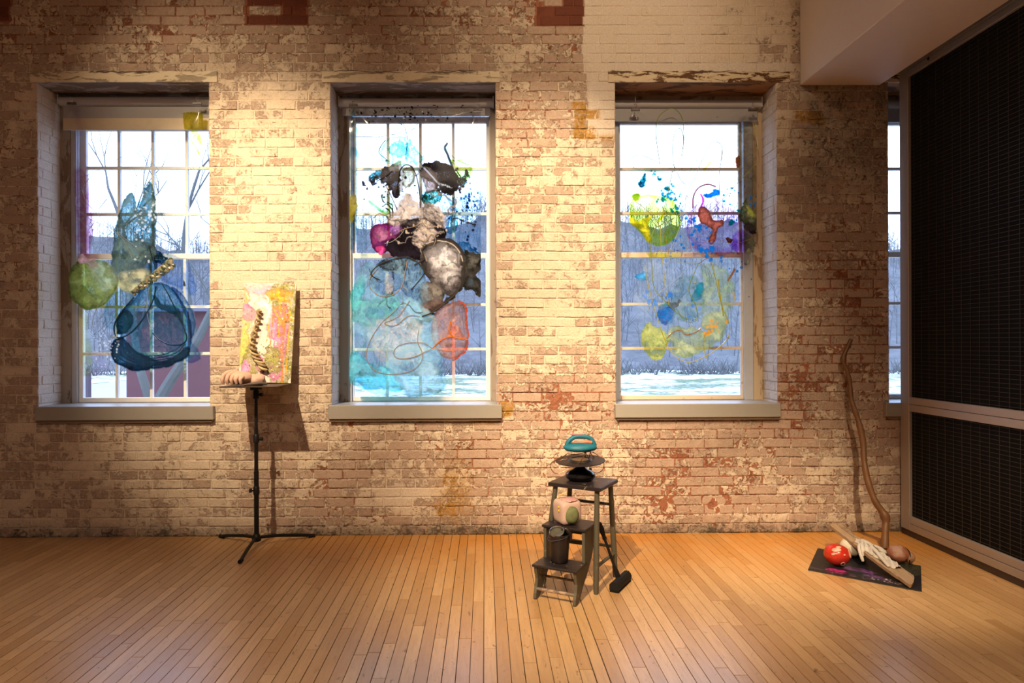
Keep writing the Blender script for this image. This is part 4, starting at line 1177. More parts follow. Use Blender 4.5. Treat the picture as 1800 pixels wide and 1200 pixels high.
    s.blob([(1240, 470), (1262, 468), (1290, 500), (1282, 560), (1262, 590), (1238, 560), (1236, 500)], (.82, .92, .55), .7, .3, soft=8, warp=12, body=(.62, .68, .42), ba=.22)
    s.blob([(1258, 555), (1280, 560), (1270, 590), (1240, 585), (1240, 565)], (.75, .8, .35), .7, .3, soft=5, body=(.6, .62, .3), ba=.35)
    # red form
    RD = (.52, .13, .08)
    s.blob([(1230, 372), (1240, 368), (1248, 374), (1254, 388), (1264, 393), (1273, 391), (1274, 401), (1264, 406), (1261, 424), (1253, 434), (1248, 428), (1255, 410), (1246, 400), (1233, 394)], (.65, .18, .12), 1.0, 1.3, ew=1.8, warp=2, ws=8, body=RD, ba=.75)
    s.line([(1233, 372), (1238, 355), (1234, 345)], 1.5, (.5, .05, .3), 1.2)
    s.blob([(1296, 284), (1303, 277), (1304, 290), (1300, 299)], (.35, .1, .02), 1.4, .5, body=(.3, .1, .03), ba=.7, warp=3, ws=5)
    s.blob([(1282, 424), (1292, 428), (1290, 434), (1284, 431)], (.2, .05, .05), 1.4, .5, body=(.1, .03, .03), ba=.8)
    s.blob([(1306, 372), (1316, 354), (1320, 372), (1333, 385), (1333, 412), (1322, 402), (1312, 398), (1302, 388)], (.4, .42, .2), 1.1, .9, warp=5, ws=9, body=(.22, .2, .08), ba=.6)
    s.blob([(1312, 400), (1330, 398), (1333, 416), (1320, 412)], (.08, .05, .03), 1.4, .5, warp=5, ws=6, body=(.05, .03, .02), ba=.8)
    s.blob([(1316, 362), (1326, 372), (1332, 384), (1322, 384)], (.75, .72, .1), 1.0, .4, body=(.55, .5, .06), ba=.7)
    s.blob([(1312, 428), (1326, 420), (1332, 440), (1318, 450)], (.4, .42, .2), .9, .5, warp=6, ws=8, body=(.25, .2, .1), ba=.5)
    s.blob([(1316, 464), (1326, 462), (1322, 472)], (.5, .5, .25), 1, .5, body=(.5, .45, .25), ba=.7)
    s.dots(22, 1255, 580, 12, 6, .7, 3.6, (.9, .4, .05), 1.3, 90, body=(.85, .36, .03), ba=.8)
    s.blob([(1238, 594), (1248, 588), (1254, 590), (1244, 596)], (.9, .4, .05), 1.4, .4, body=(.8, .33, .03), ba=.9, warp=3)
    s.line([(1294, 478), (1288, 490), (1283, 498)], 1.7, (.4, .1, .02), 1.2, body=(.35, .12, .03), ba=.8)
    s.line([(1292, 520), (1294, 532)], 1.8, (.7, .45, .15), 1, body=(.6, .4, .15), ba=.8)
    s.line([(1168, 380), (1160, 390)], 2.2, (.9, .8, .02), 1.4); s.line([(1252, 288), (1245, 296), (1240, 300)], 2.4, (.9, .85, .2), 1.2)
    c = P(1220, 190, YF)
    root = empty('hanging_film', c, 'clear plastic film with yellow, blue and red splashes and looping lines, right window', 'painted film', 'inked clear films hanging in the windows')
    s.mesh('clear_sheet', M['film'], film_points(23, [(1117, 192), (1323, 192)]), root)
    C_ = M['line_clear']; G = M['line_green']; Yl = M['line_yellow']; PK = M['line_pink']; GD = M['line_gold']
    relief([(1160, 288), (1156, 262), (1153, 235), (1155, 212), (1165, 198), (1180, 190), (1192, 196), (1200, 212), (1202, 245), (1198, 275)], .0022, G, root)
    relief([(1187, 300), (1183, 280), (1183, 250), (1188, 230), (1196, 226), (1201, 240), (1201, 262)], .0018, G, root)
    relief([(1110, 276), (1128, 273), (1150, 282), (1160, 287), (1180, 287), (1187, 300), (1165, 302), (1130, 300), (1109, 292)], .0018, C_, root)
    relief([(1190, 302), (1198, 318), (1208, 324), (1220, 316), (1228, 295), (1240, 270), (1250, 252), (1262, 250), (1270, 262), (1267, 285), (1264, 310), (1265, 345)], .0018, C_, root)
    relief([(1270, 262), (1268, 282)], .0028, Yl, root)
    relief([(1218, 366), (1219, 345), (1228, 330), (1244, 324), (1258, 328)], .0042, PK, root)
    relief([(1216, 368), (1213, 395), (1211, 420), (1216, 440)], .002, PK, root)
    relief([(1210, 348), (1206, 345), (1204, 365), (1198, 390), (1185, 425), (1178, 440), (1180, 460)], .0022, C_, root)
    relief([(1182, 300), (1176, 330), (1170, 355), (1162, 395), (1162, 430), (1166, 470), (1170, 510), (1176, 535)], .0018, Yl, root)
    relief([(1118, 355), (1140, 372), (1158, 395), (1170, 420), (1176, 445)], .0016, GD, root)
    relief([(1187, 382), (1168, 392), (1150, 404), (1144, 430), (1146, 470), (1150, 505), (1170, 530), (1195, 553), (1215, 562), (1226, 556), (1222, 535), (1212, 515), (1212, 500), (1220, 480), (1228, 462)], .0024, G, root)
    relief([(1134, 466), (1138, 495), (1146, 525), (1156, 560), (1166, 590), (1178, 616), (1196, 632), (1215, 636), (1240, 626), (1262, 612), (1280, 592), (1282, 570), (1272, 545), (1264, 520), (1258, 490), (1250, 460)], .0024, Yl, root)
    relief([(1138, 550), (1146, 528), (1165, 510), (1188, 492), (1210, 470), (1228, 462)], .0016, C_, root)
    relief([(1178, 448), (1190, 460), (1208, 462), (1228, 463), (1245, 472), (1252, 490)], .0026, C_, root)
    relief([(1140, 430), (1158, 440), (1190, 440), (1225, 432), (1255, 420), (1290, 428), (1325, 418)], .0015, GD, root)
    relief([(1228, 463), (1250, 450), (1275, 446), (1300, 448)], .002, GD, root)
    relief([(1334, 282), (1318, 300), (1300, 318), (1275, 345), (1245, 375)], .0018, Yl, root)
    relief([(1323, 215), (1330, 235), (1333, 262)], .002, Yl, root) 
    relief([(1262, 490), (1266, 520), (1272, 555)], .0038, Yl, root)
    relief([(1238, 590), (1237, 612), (1244, 632)], .003, Yl, root)
    relief([(1172, 594), (1182, 584), (1196, 580), (1206, 588), (1222, 584), (1232, 576)], .0036, GD, root)
    relief([(1192, 545), (1200, 560), (1214, 566), (1226, 562)], .0022, G, root)
    for (a, b, r_) in ((1280, 594, .009), (1178, 450, .010), (1190, 491, .007), (1222, 497, .010)):
        MB().blob(P(a, b, YF - .006), (r_, r_ * .5, r_), .1, 2, 14, 10).build('resin_lump', C_, root, True)
    clip_pair([(1117, 192), (1323, 192)], ['bulldog clip at the top left corner of the right window film', 'bulldog clip at the top right corner of the right window film'])
film3()

# ------------------------------------------------------------------ black grid screen at the right
def screen():
    X0, X1 = 3.04, 3.10
    yb, yf = -0.03, -4.6
    Z0, Z1, Z2, Z3, Z4, Z5 = 0.045, 0.147, 0.90, 1.003, 3.30, 3.40
    root = empty('sliding_screen', (3.07, -1.0, 0), 'tall black gridded screen in a grey metal frame at the right edge', 'screen')
    f = MB()
    MB().box((X0, yb - .10, Z0), (X1, yb, Z5), bev=.003).build('frame_post', M['alu'], root)
    MB().box((X0, yf, Z0), (X1, yf + .1, Z5), bev=.003).build('frame_post', M['alu'], root)
    for a, b in ((Z0, Z1), (Z2, Z3), (Z4, Z5)):
        m = MB(); mid = (a + b) / 2
        m.box((X0, yf + .1, a), (X1, yb - .1, mid - .0015), bev=.002); m.box((X0, yf + .1, mid + .0015), (X1, yb - .1, b), bev=.002)
        m.build('frame_rail', M['alu'], root)
    for a, b in ((Z1, Z2), (Z3, Z4)):
        p = MB().box((X0 + .022, yf + .1, a), (X1 - .02, yb - .1, b)).build('infill_panel', M['panel'], root)
        g = MB(); y = yb - .1 - .04
        while y > yf + .1:
            g.box((X0 + .016, y - .0011, a), (X0 + .0185, y + .0011, b)); y -= 0.08
        z = a + .0135
        while z < b:
            g.box((X0 + .0185, yf + .1, z - .0011), (X0 + .021, yb - .1, z + .0011)); z += 0.027
        g.build('wire_grid', M['mesh'], p)
    MB().box((X0 + .006, yf, 0.0), (X1 - .006, yb, Z0)).build('floor_rail', M['rail'], root)
    MB().blob((X0, -0.36, 3.335), (.004, .012, .012), 0, 1, 12, 8).build('bolt', M['blackmatte'], root)
screen()

# ------------------------------------------------------------------ music stand with board
def music_stand():
    hub = Vector((-1.592, -0.245, 0))
    root = empty('music_stand', hub, 'slim black tripod music stand with its flat tray carrying the painted board', 'music stand')
    K = M['black']
    MB().tube([(hub.x, hub.y, .03), (hub.x, hub.y, .52)], .0165, 16).build('pole', K, root, True)
    MB().tube([(hub.x, hub.y, .50), (hub.x, hub.y, .82)], .0135, 16).build('pole', K, root, True)
    MB().tube([(hub.x, hub.y, .80), (hub.x, hub.y, 1.085)], .0115, 16).build('pole', K, root, True)
    for z, s in ((.385, -1), (.745, 1), (1.05, 1)):
        c = MB().lathe([(.014, z - .03), (.021, z - .028), (.021, z + .022), (.016, z + .03)], (hub.x, hub.y, 0), 20).build('collar', K, root, True)
        kn = MB().tube([(hub.x + s * .018, hub.y - .004, z), (hub.x + s * .032, hub.y - .006, z)], .006, 10)
        kn.tube([(hub.x + s * .03, hub.y - .006, z), (hub.x + s * .046, hub.y - .008, z)], .013, 12)
        kn.build('knob', M['blackmatte'], c, True)
    MB().lathe([(.012, .03), (.03, .035), (.032, .06), (.024, .075), (.018, .085)], (hub.x, hub.y, 0), 20).build('hub', K, root, True)
    for fx, fy in ((-1.571, -.622), (-1.915, -.045), (-1.252, -.045)):
        d = Vector((fx - hub.x, fy - hub.y, 0)); 
        pts = smooth_path([hub + Vector((0, 0, .058)) + d * .06, hub + Vector((0, 0, .052)) + d * .35, hub + Vector((0, 0, .028)) + d * .8, hub + Vector((0, 0, .013)) + d], 5)
        lg = MB().tube(pts, .0115, 10).build('leg', K, root, True)
        e = hub + d + Vector((0, 0, .013)); dn = d.normalized()
        MB().tube([e - dn * .03, e + dn * .012], [.0135, .013], 12).build('rubber_foot', M['blackmatte'], lg, True)
    # tray
    ZTr = 1.118
    x0, x1, y0, y1 = -1.765, -1.395, -.455, -.075
    t = MB().box((x0, y0, ZTr - .007), (x1, y1, ZTr), bev=.002)
    t.build('tray', M['tray'], root)
    for ox in (-.085, .10):
        MB().box((-1.59 + ox - .02, -.30, ZTr - .018), (-1.59 + ox + .02, -.20, ZTr - .007), bev=.003).build('bracket', K, root)
    MB().box((-1.62, -.29, ZTr - .035), (-1.565, -.20, ZTr - .007), bev=.004).build('tilt_head', K, root)
    return ZTr, (x0, x1, y0, y1)
ZTR, _ = music_stand()

def board():
    # painted board standing on the tray, tipped slightly clockwise, leaning back
    s = Paint(420, 514, 497, 670, .45, base=(.80, .70, .66))
    GRN = (.22, .23, .05); YEL = (.72, .38, .01); PNK = (.70, .24, .50); ORG = (.72, .22, .05); WH = (.86, .78, .74)
    b = s.blob
    b([(420, 497), (470, 497), (462, 515), (445, 520), (425, 512)], body=PNK, ba=.6, soft=8)
    b([(474, 500), (514, 497), (514, 670), (470, 660), (480, 600), (470, 540)], body=GRN, ba=.8, tex=.9, ts=7, warp=9, ws=10)
    b([(460, 510), (500, 505), (512, 520), (500, 530), (465, 522)], body=YEL, ba=.8, warp=5, tex=.7)
    b([(484, 505), (492, 500), (496, 518), (486, 520)], body=(.45, .28, .03), ba=.8)
    b([(420, 560), (438, 555), (436, 600), (425, 640), (418, 640)], body=(.50, .50, .12), ba=.7, warp=7, ws=14)
    b([(424, 530), (445, 545), (452, 560), (432, 565), (420, 556)], body=PNK, ba=.9, warp=6)
    b([(418, 505), (430, 515), (428, 530), (418, 528)], body=(.45, .4, .15), ba=.7, tex=.9, ts=5)
    b([(470, 545), (500, 535), (505, 600), (490, 665), (474, 660), (478, 600), (468, 590)], body=PNK, ba=.85, tex=.6, ts=12, warp=8, ws=16)
    b([(478, 540), (500, 535), (500, 580), (484, 590)], body=ORG, ba=.7, tex=.7, warp=6)
    for q in range(7):
        x = 468 + q * 6.2
        s.line([(x, 520 + q % 3 * 12), (x + 1, 570), (x - 1, 600 + q * 9 % 60)], 1.3, body=(YEL, ORG, PNK)[q % 3], ba=.9, warp=1, breakup=.35)
    s.line([(478, 545), (490, 560), (504, 548), (512, 560)], 1.6, body=YEL, ba=.9)
    s.line([(497, 540), (497, 620), (498, 668)], 1.5, body=ORG, ba=.85)
    b([(430, 612), (455, 618), (460, 650), (428, 655)], body=(.30, .28, .08), ba=.85, tex=.95, ts=4, warp=8, ws=8)
    b([(465, 612), (490, 610), (492, 650), (470, 655)], body=(.32, .32, .10), ba=.85, tex=.95, ts=4, warp=8, ws=8)
    b([(440, 530), (464, 520), (470, 560), (452, 600), (448, 620), (436, 600)], body=WH, ba=.9, soft=4)
    b([(422, 650), (430, 632), (440, 645), (434, 668), (420, 668)], body=(.85, .32, .62), ba=.95)
    b([(448, 625), (462, 630), (470, 660), (452, 650)], body=PNK, ba=.7, warp=6)
    s.dots(160, 500, 560, 16, 60, .5, 1.7, (1, 1, 1), 0, 6, body=(.10, .11, .03), ba=.8)
    s.dots(110, 470, 635, 22, 14, .5, 1.8, (1, 1, 1), 0, 7, body=(.12, .10, .04), ba=.8)
    s.dots(90, 480, 600, 22, 45, .5, 1.6, (1, 1, 1), 0, 8, body=(.9, .82, .7), ba=.9)
    s.dots(50, 432, 565, 8, 50, .5, 1.8, (1, 1, 1), 0, 9, body=(.25, .24, .06), ba=.7)
    Wd, Hh, Th = .372, .712, .011
    cx, cy = -1.575, -0.115
    base = Vector((cx, cy, ZTR + .009))
    rot = Euler((R(-4.5), R(2.2), R(0))).to_matrix()
    root = empty('painted_board', base, 'upright board painted in pink, ochre and green standing on the black tray', 'painting')
    bm_ = MB().box((-Wd / 2, 0.0, 0), (Wd / 2, Th, Hh), M=Matrix.Translation(base) @ rot.to_4x4())
    bm_.build('panel', simple('white_board_edge', (.62, .55, .45), .6), root)
    def fn(X, Y):
        u = (X - 420) / 94.0 - .5; v = 1 - (Y - 497) / 173.0
        l = np.stack([u * Wd, -0.0012 - 0.003 * fbm(X, Y, 5, 3, 2), v * Hh], -1)
        return l @ np.array(rot).T + np.array(base)
    s.mesh('painted_face', mat_attr('thick_board_paint', .45, .5), fn, root, tint=False)
    # twisted rope stuck to the board, hanging in loops
    rope = simple('tan_rope_paint', (.38, .25, .09), .45, col2=(.62, .52, .30))
    def bp(px, py, out):
        u = (px - 420) / 94.0 - .5; v = 1 - (py - 497) / 173.0
        return base + rot @ Vector((u * Wd, -out, v * Hh))
    path = [(452, 545), (452, 556), (449, 572), (445, 590), (443, 606), (447, 620), (456, 632), (463, 640), (466, 650)]
    P2 = smooth_path([(a, b_, 0) for a, b_ in path], 10)
    N = len(P2)
    strands = []
    for q in range(2):
        pts = []; rr = []
        for k, p in enumerate(P2):
            t = k / N; ph = t * 2 * math.pi * 6.5 + q * math.pi
            w_ = 3.6 + 2.5 * t
            pts.append(bp(p.x + math.sin(ph) * w_, p.y + math.cos(ph) * 1.5, .030 + .014 * math.cos(ph)))
            rr.append(.0065 + .003 * t)
        MB().tube(pts, rr, 8).build('twisted_rope', rope if q == 0 else simple('brown_rope_paint', (.20, .11, .05), .5, col2=(.42, .34, .2)), root, True)
    for p_ in ((452, 548), (463, 640)):
        MB().tube([bp(p_[0], p_[1], 0.0), bp(p_[0], p_[1], .03)], .006, 8).build('rope_peg', rope, root, True)
board()

def clay_hands():
    c = Vector((-1.675, -.33, ZTR))
    root = empty('clay_lump', c, 'pinkish clay lump with finger-like folds on the tray beside the board', 'sculpture')
    pk = simple('pale_pink_clay', (.56, .34, .27), .65, col2=(.70, .47, .38), nscale=14, bump=.3)
    m = MB().blob(c + Vector((0, 0, .050)), (.095, .075, .052), .05, 3, 40, 24, fn=lambda d: 1 - .16 * max(0, -d.z))
    for k in range(5):
        # finger-like ridges curling over the front
        a0 = -0.075 + k * .030
        L = .085 - abs(k - 2) * .008
        pts = smooth_path([c + Vector((a0 * .45 + .03, .01, .088 - .004 * k)), c + Vector((a0 * .75 + .012, -.03, .098 - .006 * k)), c + Vector((a0 - .005, -.062, .078 - .005 * k)), c + Vector((a0 - .012, -.078, .045)), c + Vector((a0 - .010, -.070, .018))], 5)
        n_ = len(pts)
        m.tube(pts, [.0145 * (1 - .3 * abs(2 * i / n_ - 1)) for i in range(n_)], 12)
    m.build('body', pk, root, True)
    k = MB().blob(c + Vector((.115, .02, .038)), (.05, .05, .042), .14, 3, 28, 18, seed=4)
    k.tube(smooth_path([c + Vector((.10, -.02, .02)), c + Vector((.13, -.01, .05)), c + Vector((.16, .03, .02))], 6), .014, 10)
    k.build('side_lump', pk, root, True)
    sh = MB().tube(smooth_path([c + Vector((.05, -.06, .008)), c + Vector((.11, -.055, .014)), c + Vector((.165, -.04, .018)), c + Vector((.195, -.03, .010))], 6), [.006 + .005 * math.sin(i / 18 * 3.14) for i in range(19)], 8)
    sh.build('dark_root', simple('dark_clay_root', (.08, .05, .045), .6), root, True)
clay_hands()

# ------------------------------------------------------------------ stool, steps and what stands on them
E1 = Vector((-.85, .527, 0)).normalized(); E2 = Vector((.505, .863, 0)).normalized()
woodg = mat_peel('worn_grey_green_stool_paint', (.105, .095, .07), (.22, .17, .11), .34, dark=(.45, .40, .30), scale=14, stretch=(1, 1, .6), rough=.5)
seatm = mat_peel('scuffed_dark_seat_paint', (.026, .020, .022), (.20, .15, .10), .36, dark=(.55, .48, .38), scale=11, stretch=(1, 1, 1), rough=.35)
def stool():
    O = Vector((.632, -1.25, 0))
    root = empty('tall_stool', O + E1 * .16 + E2 * .14, 'square topped tall wooden stool with worn grey paint and round splayed legs', 'stool')
    def L(a, b, z): return O + E1 * a + E2 * b + Vector((0, 0, z))
    m = MB(); 
    M4 = Matrix(((E1.x, E2.x, 0, O.x), (E1.y, E2.y, 0, O.y), (0, 0, 1, 0), (0, 0, 0, 1)))
    m.box((0, 0, .578), (.325, .285, .600), M=M4, bev=.004)
    m.build('seat', seatm, root)
    ap = MB()
    tops = {'fr': (.035, .035), 'br': (.035, .25), 'fl': (.29, .035), 'bl': (.29, .25)}
    feet = {'fr': (.0, -.0), 'br': (.0, .32), 'fl': (.325, -.01), 'bl': (.325, .31)}
    off = Vector((-.02, .05, 0))
    def leg_at(k, z):
        a, b = tops[k]; c, d = feet[k]; t = 1 - z / .578
        return L(a + (c - a) * t, b + (d - b) * t, z) + off * t
    for k in tops:
        pts = [leg_at(k, z) for z in (.0, .02, .2, .4, .578)]
        MB().tube(pts, [.0125, .0155, .0165, .0155, .014], 14).build('leg', woodg, root, True)
    for a, b, z, r in (('fr', 'br', .15, .010), ('bl', 'br', .45, .009), ('bl', 'br', .19, .009), ('fl', 'bl', .16, .010), ('fl', 'bl', .40, .008), ('fl', 'bl', .25, .009)):
        MB().tube([leg_at(a, z), leg_at(b, z)], r, 10).build('rung', woodg, root, True)
stool()
def steps():
    O = Vector((.477, -1.383, 0)); e1 = Vector((-.88, .475, 0)).normalized(); e2 = Vector((.475, .88, 0)).normalized()
    root = empty('step_stool', O + e1 * .12 + e2 * .15, 'low two-tread step with curved dark grey side panels in front of the stool', 'step stool')
    W_ = .245
    def L(a, b, z): return O + e1 * a + e2 * b + Vector((0, 0, z))
    M4 = Matrix(((e1.x, e2.x, 0, O.x), (e1.y, e2.y, 0, O.y), (0, 0, 1, 0), (0, 0, 0, 1)))
    MB().box((-.008, -.012, .178), (W_ + .008, .16, .192), M=M4, bev=.003).build('tread', seatm, root)
    MB().box((-.008, .125, .363), (W_ + .008, .335, .377), M=M4, bev=.003).build('tread', seatm, root)
    prof = [(-.004, 0), (.02, .002), (.045, .008), (.075, .035), (.11, .075), (.17, .12), (.235, .18), (.285, .25), (.31, .31), (.325, .363), (.135, .363), (.135, .192), (.13, .178), (.0, .178), (.005, .15), (.018, .11), (.010, .07), (-.006, .035), (-.01, .01)]
    for a in (0.0, W_ - .016):
        MB().prism(prof, a, a + .016, lambda b, z, t: L(t, b, z)).build('side_panel', woodg, root)
    for b, z, r in ((.012, .055, .009), (.10, .10, .007)):
        MB().tube([L(.01, b, z), L(W_ - .01, b, z)], r, 10).build('rung', mat_rung, root, True)
    for z in (.30, .24):
        MB().box((.01, .295, z), (W_ - .01, .305, z + .022), M=M4).build('cross_bar', woodg, root)
mat_rung = mat_peel('scraped_rung_paint', (.20, .15, .12), (.42, .3, .22), .5, scale=18)
steps()

def platter():
    c = Vector((.552, -1.02, .600))
    root = empty('record_stand', c, 'round black disc on a shiny domed pedestal standing on the stool seat', 'disc stand')
    MB().lathe([(.0, .0), (.060, .0), (.078, .008), (.0885, .026), (.086, .040), (.070, .054), (.045, .064), (.030, .074), (.026, .088), (.028, .106), (.03, .109)], c, 48).build('pedestal', M['shiny'], root, True)
    tl = Euler((R(4), R(-2), 0)).to_matrix().to_4x4()
    dd = MB().lathe([(.0, -.002), (.140, -.002), (.145, .001), (.144, .004), (.07, .0035), (.062, .012), (.054, .013), (.048, .006), (.0, .005)], c + Vector((0, 0, .112)), 64, M=tl).build('disc', simple('grooved_black_disc', (.012, .010, .011), .4, col2=(.028, .02, .018), spec=.25), root, True)
    MB().lathe([(.0, .0055), (.047, .0055), (.047, .0095), (.035, .0075), (.0, .0075)], c + Vector((0, 0, .112)), 40, M=tl).build('centre_ring', simple('dull_gold_ring', (.28, .18, .07), .4, .5), dd, True)
    # pale button and drips on the rim
    for i, (a, b) in enumerate(((1026, 827), (1038, 824), (1040, 829))):
        p = P(a, b, c.y + .075)
        MB().blob(p, (.009, .007, .008) if i else (.012, .004, .005), .1, 2, 14, 10).build('pale_bead', simple('cream_bead', (.7, .6, .42), .4), root, True)
platter()
def wires():
    root = empty('bent_wire', (.55, -1.02, .712), 'thin rusty looping wire between the black disc and the turquoise form', 'wire')
    cu = simple('rusty_wire', (.10, .04, .02), .35, .5, col2=(.30, .12, .05))
    Y0 = -1.02
    def W_(pts, r=.0024):
        q = smooth_path([P(930 + a / 7.06, 750 + b / 7.06, Y0 + d) for a, b, d in pts], 7)
        MB().tube(q, r, 6).build('wire_loop', cu, root, True)
    W_([(470, 335, -.02), (400, 385, -.06), (300, 430, -.12), (262, 480, -.14), (300, 560, -.15), (360, 580, -.15), (450, 545, -.15), (560, 500, -.14), (620, 450, -.08), (680, 360, -.04), (705, 315, -.01)])
    W_([(470, 335, .0), (560, 340, -.02), (650, 330, -.02), (760, 308, -.0), (850, 350, .0), (855, 380, .0)])
    W_([(760, 310, .02), (800, 370, .05), (900, 410, .12), (930, 460, .14), (915, 530, .12), (850, 570, .08), (760, 550, .02), (690, 530, -.02)])
    W_([(705, 315, .0), (720, 350, .0), (745, 388, .0), (755, 340, .0), (765, 310, .0)])
    W_([(690, 315, .02), (700, 360, .02), (710, 400, .02)])
    W_([(480, 395, -.10), (400, 410, -.12), (375, 425, -.12), (385, 380, -.12), (400, 365, -.10), (420, 380, -.09)], .0022)
    W_([(350, 400, -.12), (375, 418, -.12), (420, 405, -.12), (470, 398, -.12)], .0024)
wires()
def blue_form():
    c = Vector((.553, -1.02, .762))
    root = empty('turquoise_form', c, 'turquoise flat loaf-like form with a handle loop, perched above the black disc', 'sculpture')
    bl = simple('crusty_turquoise_paint', (.004, .10, .19), .5, col2=(.02, .24, .33), nscale=22, bump=.5)
    MB().blob(c + Vector((0, 0, .028)), (.094, .062, .032), .04, 3, 48, 24, fn=lambda d: (1.0 + .06 * (1 - abs(d.z)) - (.10 if d.z < -.6 else 0))).build('body', bl, root, True)
    pts = smooth_path([c + Vector((-.080, 0, .038)), c + Vector((-.066, 0, .066)), c + Vector((-.035, .0, .088)), c + Vector((.005, .0, .092)), c + Vector((.05, .0, .084)), c + Vector((.072, 0, .062)), c + Vector((.083, 0, .038))], 6)
    MB().tube(pts, .0135, 14).build('handle', bl, root, True)
    q = MB().tube(smooth_path([c + Vector((-.05, -.01, .060)), c + Vector((0, -.01, .058)), c + Vector((.035, -.012, .062)), c + Vector((.065, -.01, .058))], 6), [.004 + .006 * min(1, i / 12) for i in range(19)], 10)
    q.build('salmon_strip', simple('salmon_paint', (.70, .22, .12), .5), root, True)
    MB().blob(c + Vector((-.02, .0, .1035)), (.045, .010, .0045), 0, 1, 20, 10).build('pink_rim', simple('dull_pink_paint', (.45, .18, .22), .5), root, True)
blue_form()
def pink_cube():
    c = Vector((.462, -1.125, .377))
    root = empty('cube_form', c, 'pale pink rounded cube with a mossy green bulge and wire stem, upper tread', 'sculpture')
    rz = Euler((R(2), R(-3), R(-30 + 52))).to_matrix()
    h = .072
    def fn(d):
        m = (abs(d.x) ** 5 + abs(d.y) ** 5 + abs(d.z) ** 5) ** (-1 / 5)
        return m
    MB().blob(c + Vector((0, 0, .071)), (.066, .066, .069), .012, 4, 56, 36, M=rz, fn=fn, seed=3).build('body', simple('mottled_pink_plaster', (.46, .33, .28), .6, col2=(.68, .48, .44), nscale=13, bump=.4), root, True)
    d = rz @ Vector((0, -1, 0))
    MB().blob(c + Vector((0.016, 0, .060)) + Vector((0, -1, 0)) * .060, (.042, .026, .052), .05, 3, 28, 18).build('green_bulge', simple('mossy_green_paint', (.07, .09, .035), .8, col2=(.24, .26, .12), nscale=40, bump=.6), root, True)
    MB().blob(c + Vector((.012, -.01, .137)), (.046, .05, .008), .12, 4, 28, 12).build('pink_crust', simple('dusty_pink_crust', (.55, .27, .28), .6, col2=(.7, .42, .4)), root, True)
    st = MB().tube(smooth_path([c + Vector((-.05, 0, .135)), c + Vector((-.045, 0, .155)), c + Vector((-.03, -.005, .165)), c + Vector((-.018, 0, .172)), c + Vector((-.025, 0, .180))], 6), .0028, 8)
    st.tube([c + Vector((-.03, -.005, .165)), c + Vector((-.008, -.005, .172))], .003, 8)
    st.build('wire_stem', simple('yellow_wire', (.62, .5, .14), .4), root, True)
    mk = MB()
    for z in (.103, .083): mk.blob(c + Vector((-.054, -.052, z)), (.0045, .004, .007), 0, 1, 12, 8)
    mk.build('yellow_marks', simple('bright_yellow_dab', (.75, .5, .03), .5), root, True)
pink_cube()
def bucket():
    c = Vector((.405, -1.235, .192))
    root = empty('black_pail', c, 'black crusted pail with a tilted inner ring standing on the lower tread', 'pail')
    bm = simple('tarry_black_coating', (.007, .006, .009), .35, col2=(.035, .024, .02), nscale=16, bump=.6, spec=.3)
    MB().lathe([(0, 0), (.043, 0), (.048, .006), (.050, .02), (.0555, .135), (.059, .150), (.060, .156), (.056, .157), (.052, .150), (.046, .02), (0, .016)], c, 40).build('body', bm, root, True)
    tl = Euler((R(26), R(-10), 0)).to_matrix().to_4x4()
    MB().lathe([(.0, -.012), (.034, -.012), (.0385, .0), (.0405, .010), (.038, .011), (.035, .002), (.0, -.006)], c + Vector((-.014, -.012, .163)), 32, M=tl).build('inner_cup', simple('grey_cup_metal', (.10, .10, .085), .3, .5, col2=(.2, .19, .15)), root, True)
    ring = [c + Vector((-.014, -.012, .163)) + (tl @ Vector((math.cos(t) * .0405, math.sin(t) * .0405, .011))) for t in np.linspace(0, 2 * math.pi, 33)]
    MB().tube(ring, .0018, 6).build('cup_rim', M['steel'], root, True)
    sp = MB().tube(smooth_path([c + Vector((.018, .01, .165)), c + Vector((.03, 0, .180)), c + Vector((.045, -.002, .176)), c + Vector((.058, .0, .150)), c + Vector((.06, .0, .12))], 6), [.012, .013, .014, .013, .012, .011, .011, .011, .011, .011, .011, .012, .013, .014, .015, .015, .014, .013, .012, .012, .012, .012, .011, .01, .009], 10)
    sp.build('spout_lump', bm, root, True)
    w_ = MB().tube(smooth_path([c + Vector((-.058, -.01, .150)), c + Vector((-.066, -.02, .135)), c + Vector((-.055, -.045, .128)), c + Vector((0, -.062, .14)), c + Vector((.04, -.045, .15))], 6), .0016, 6)
    w_.build('wire', simple('blue_black_wire', (.05, .05, .10), .3), root, True)
bucket()
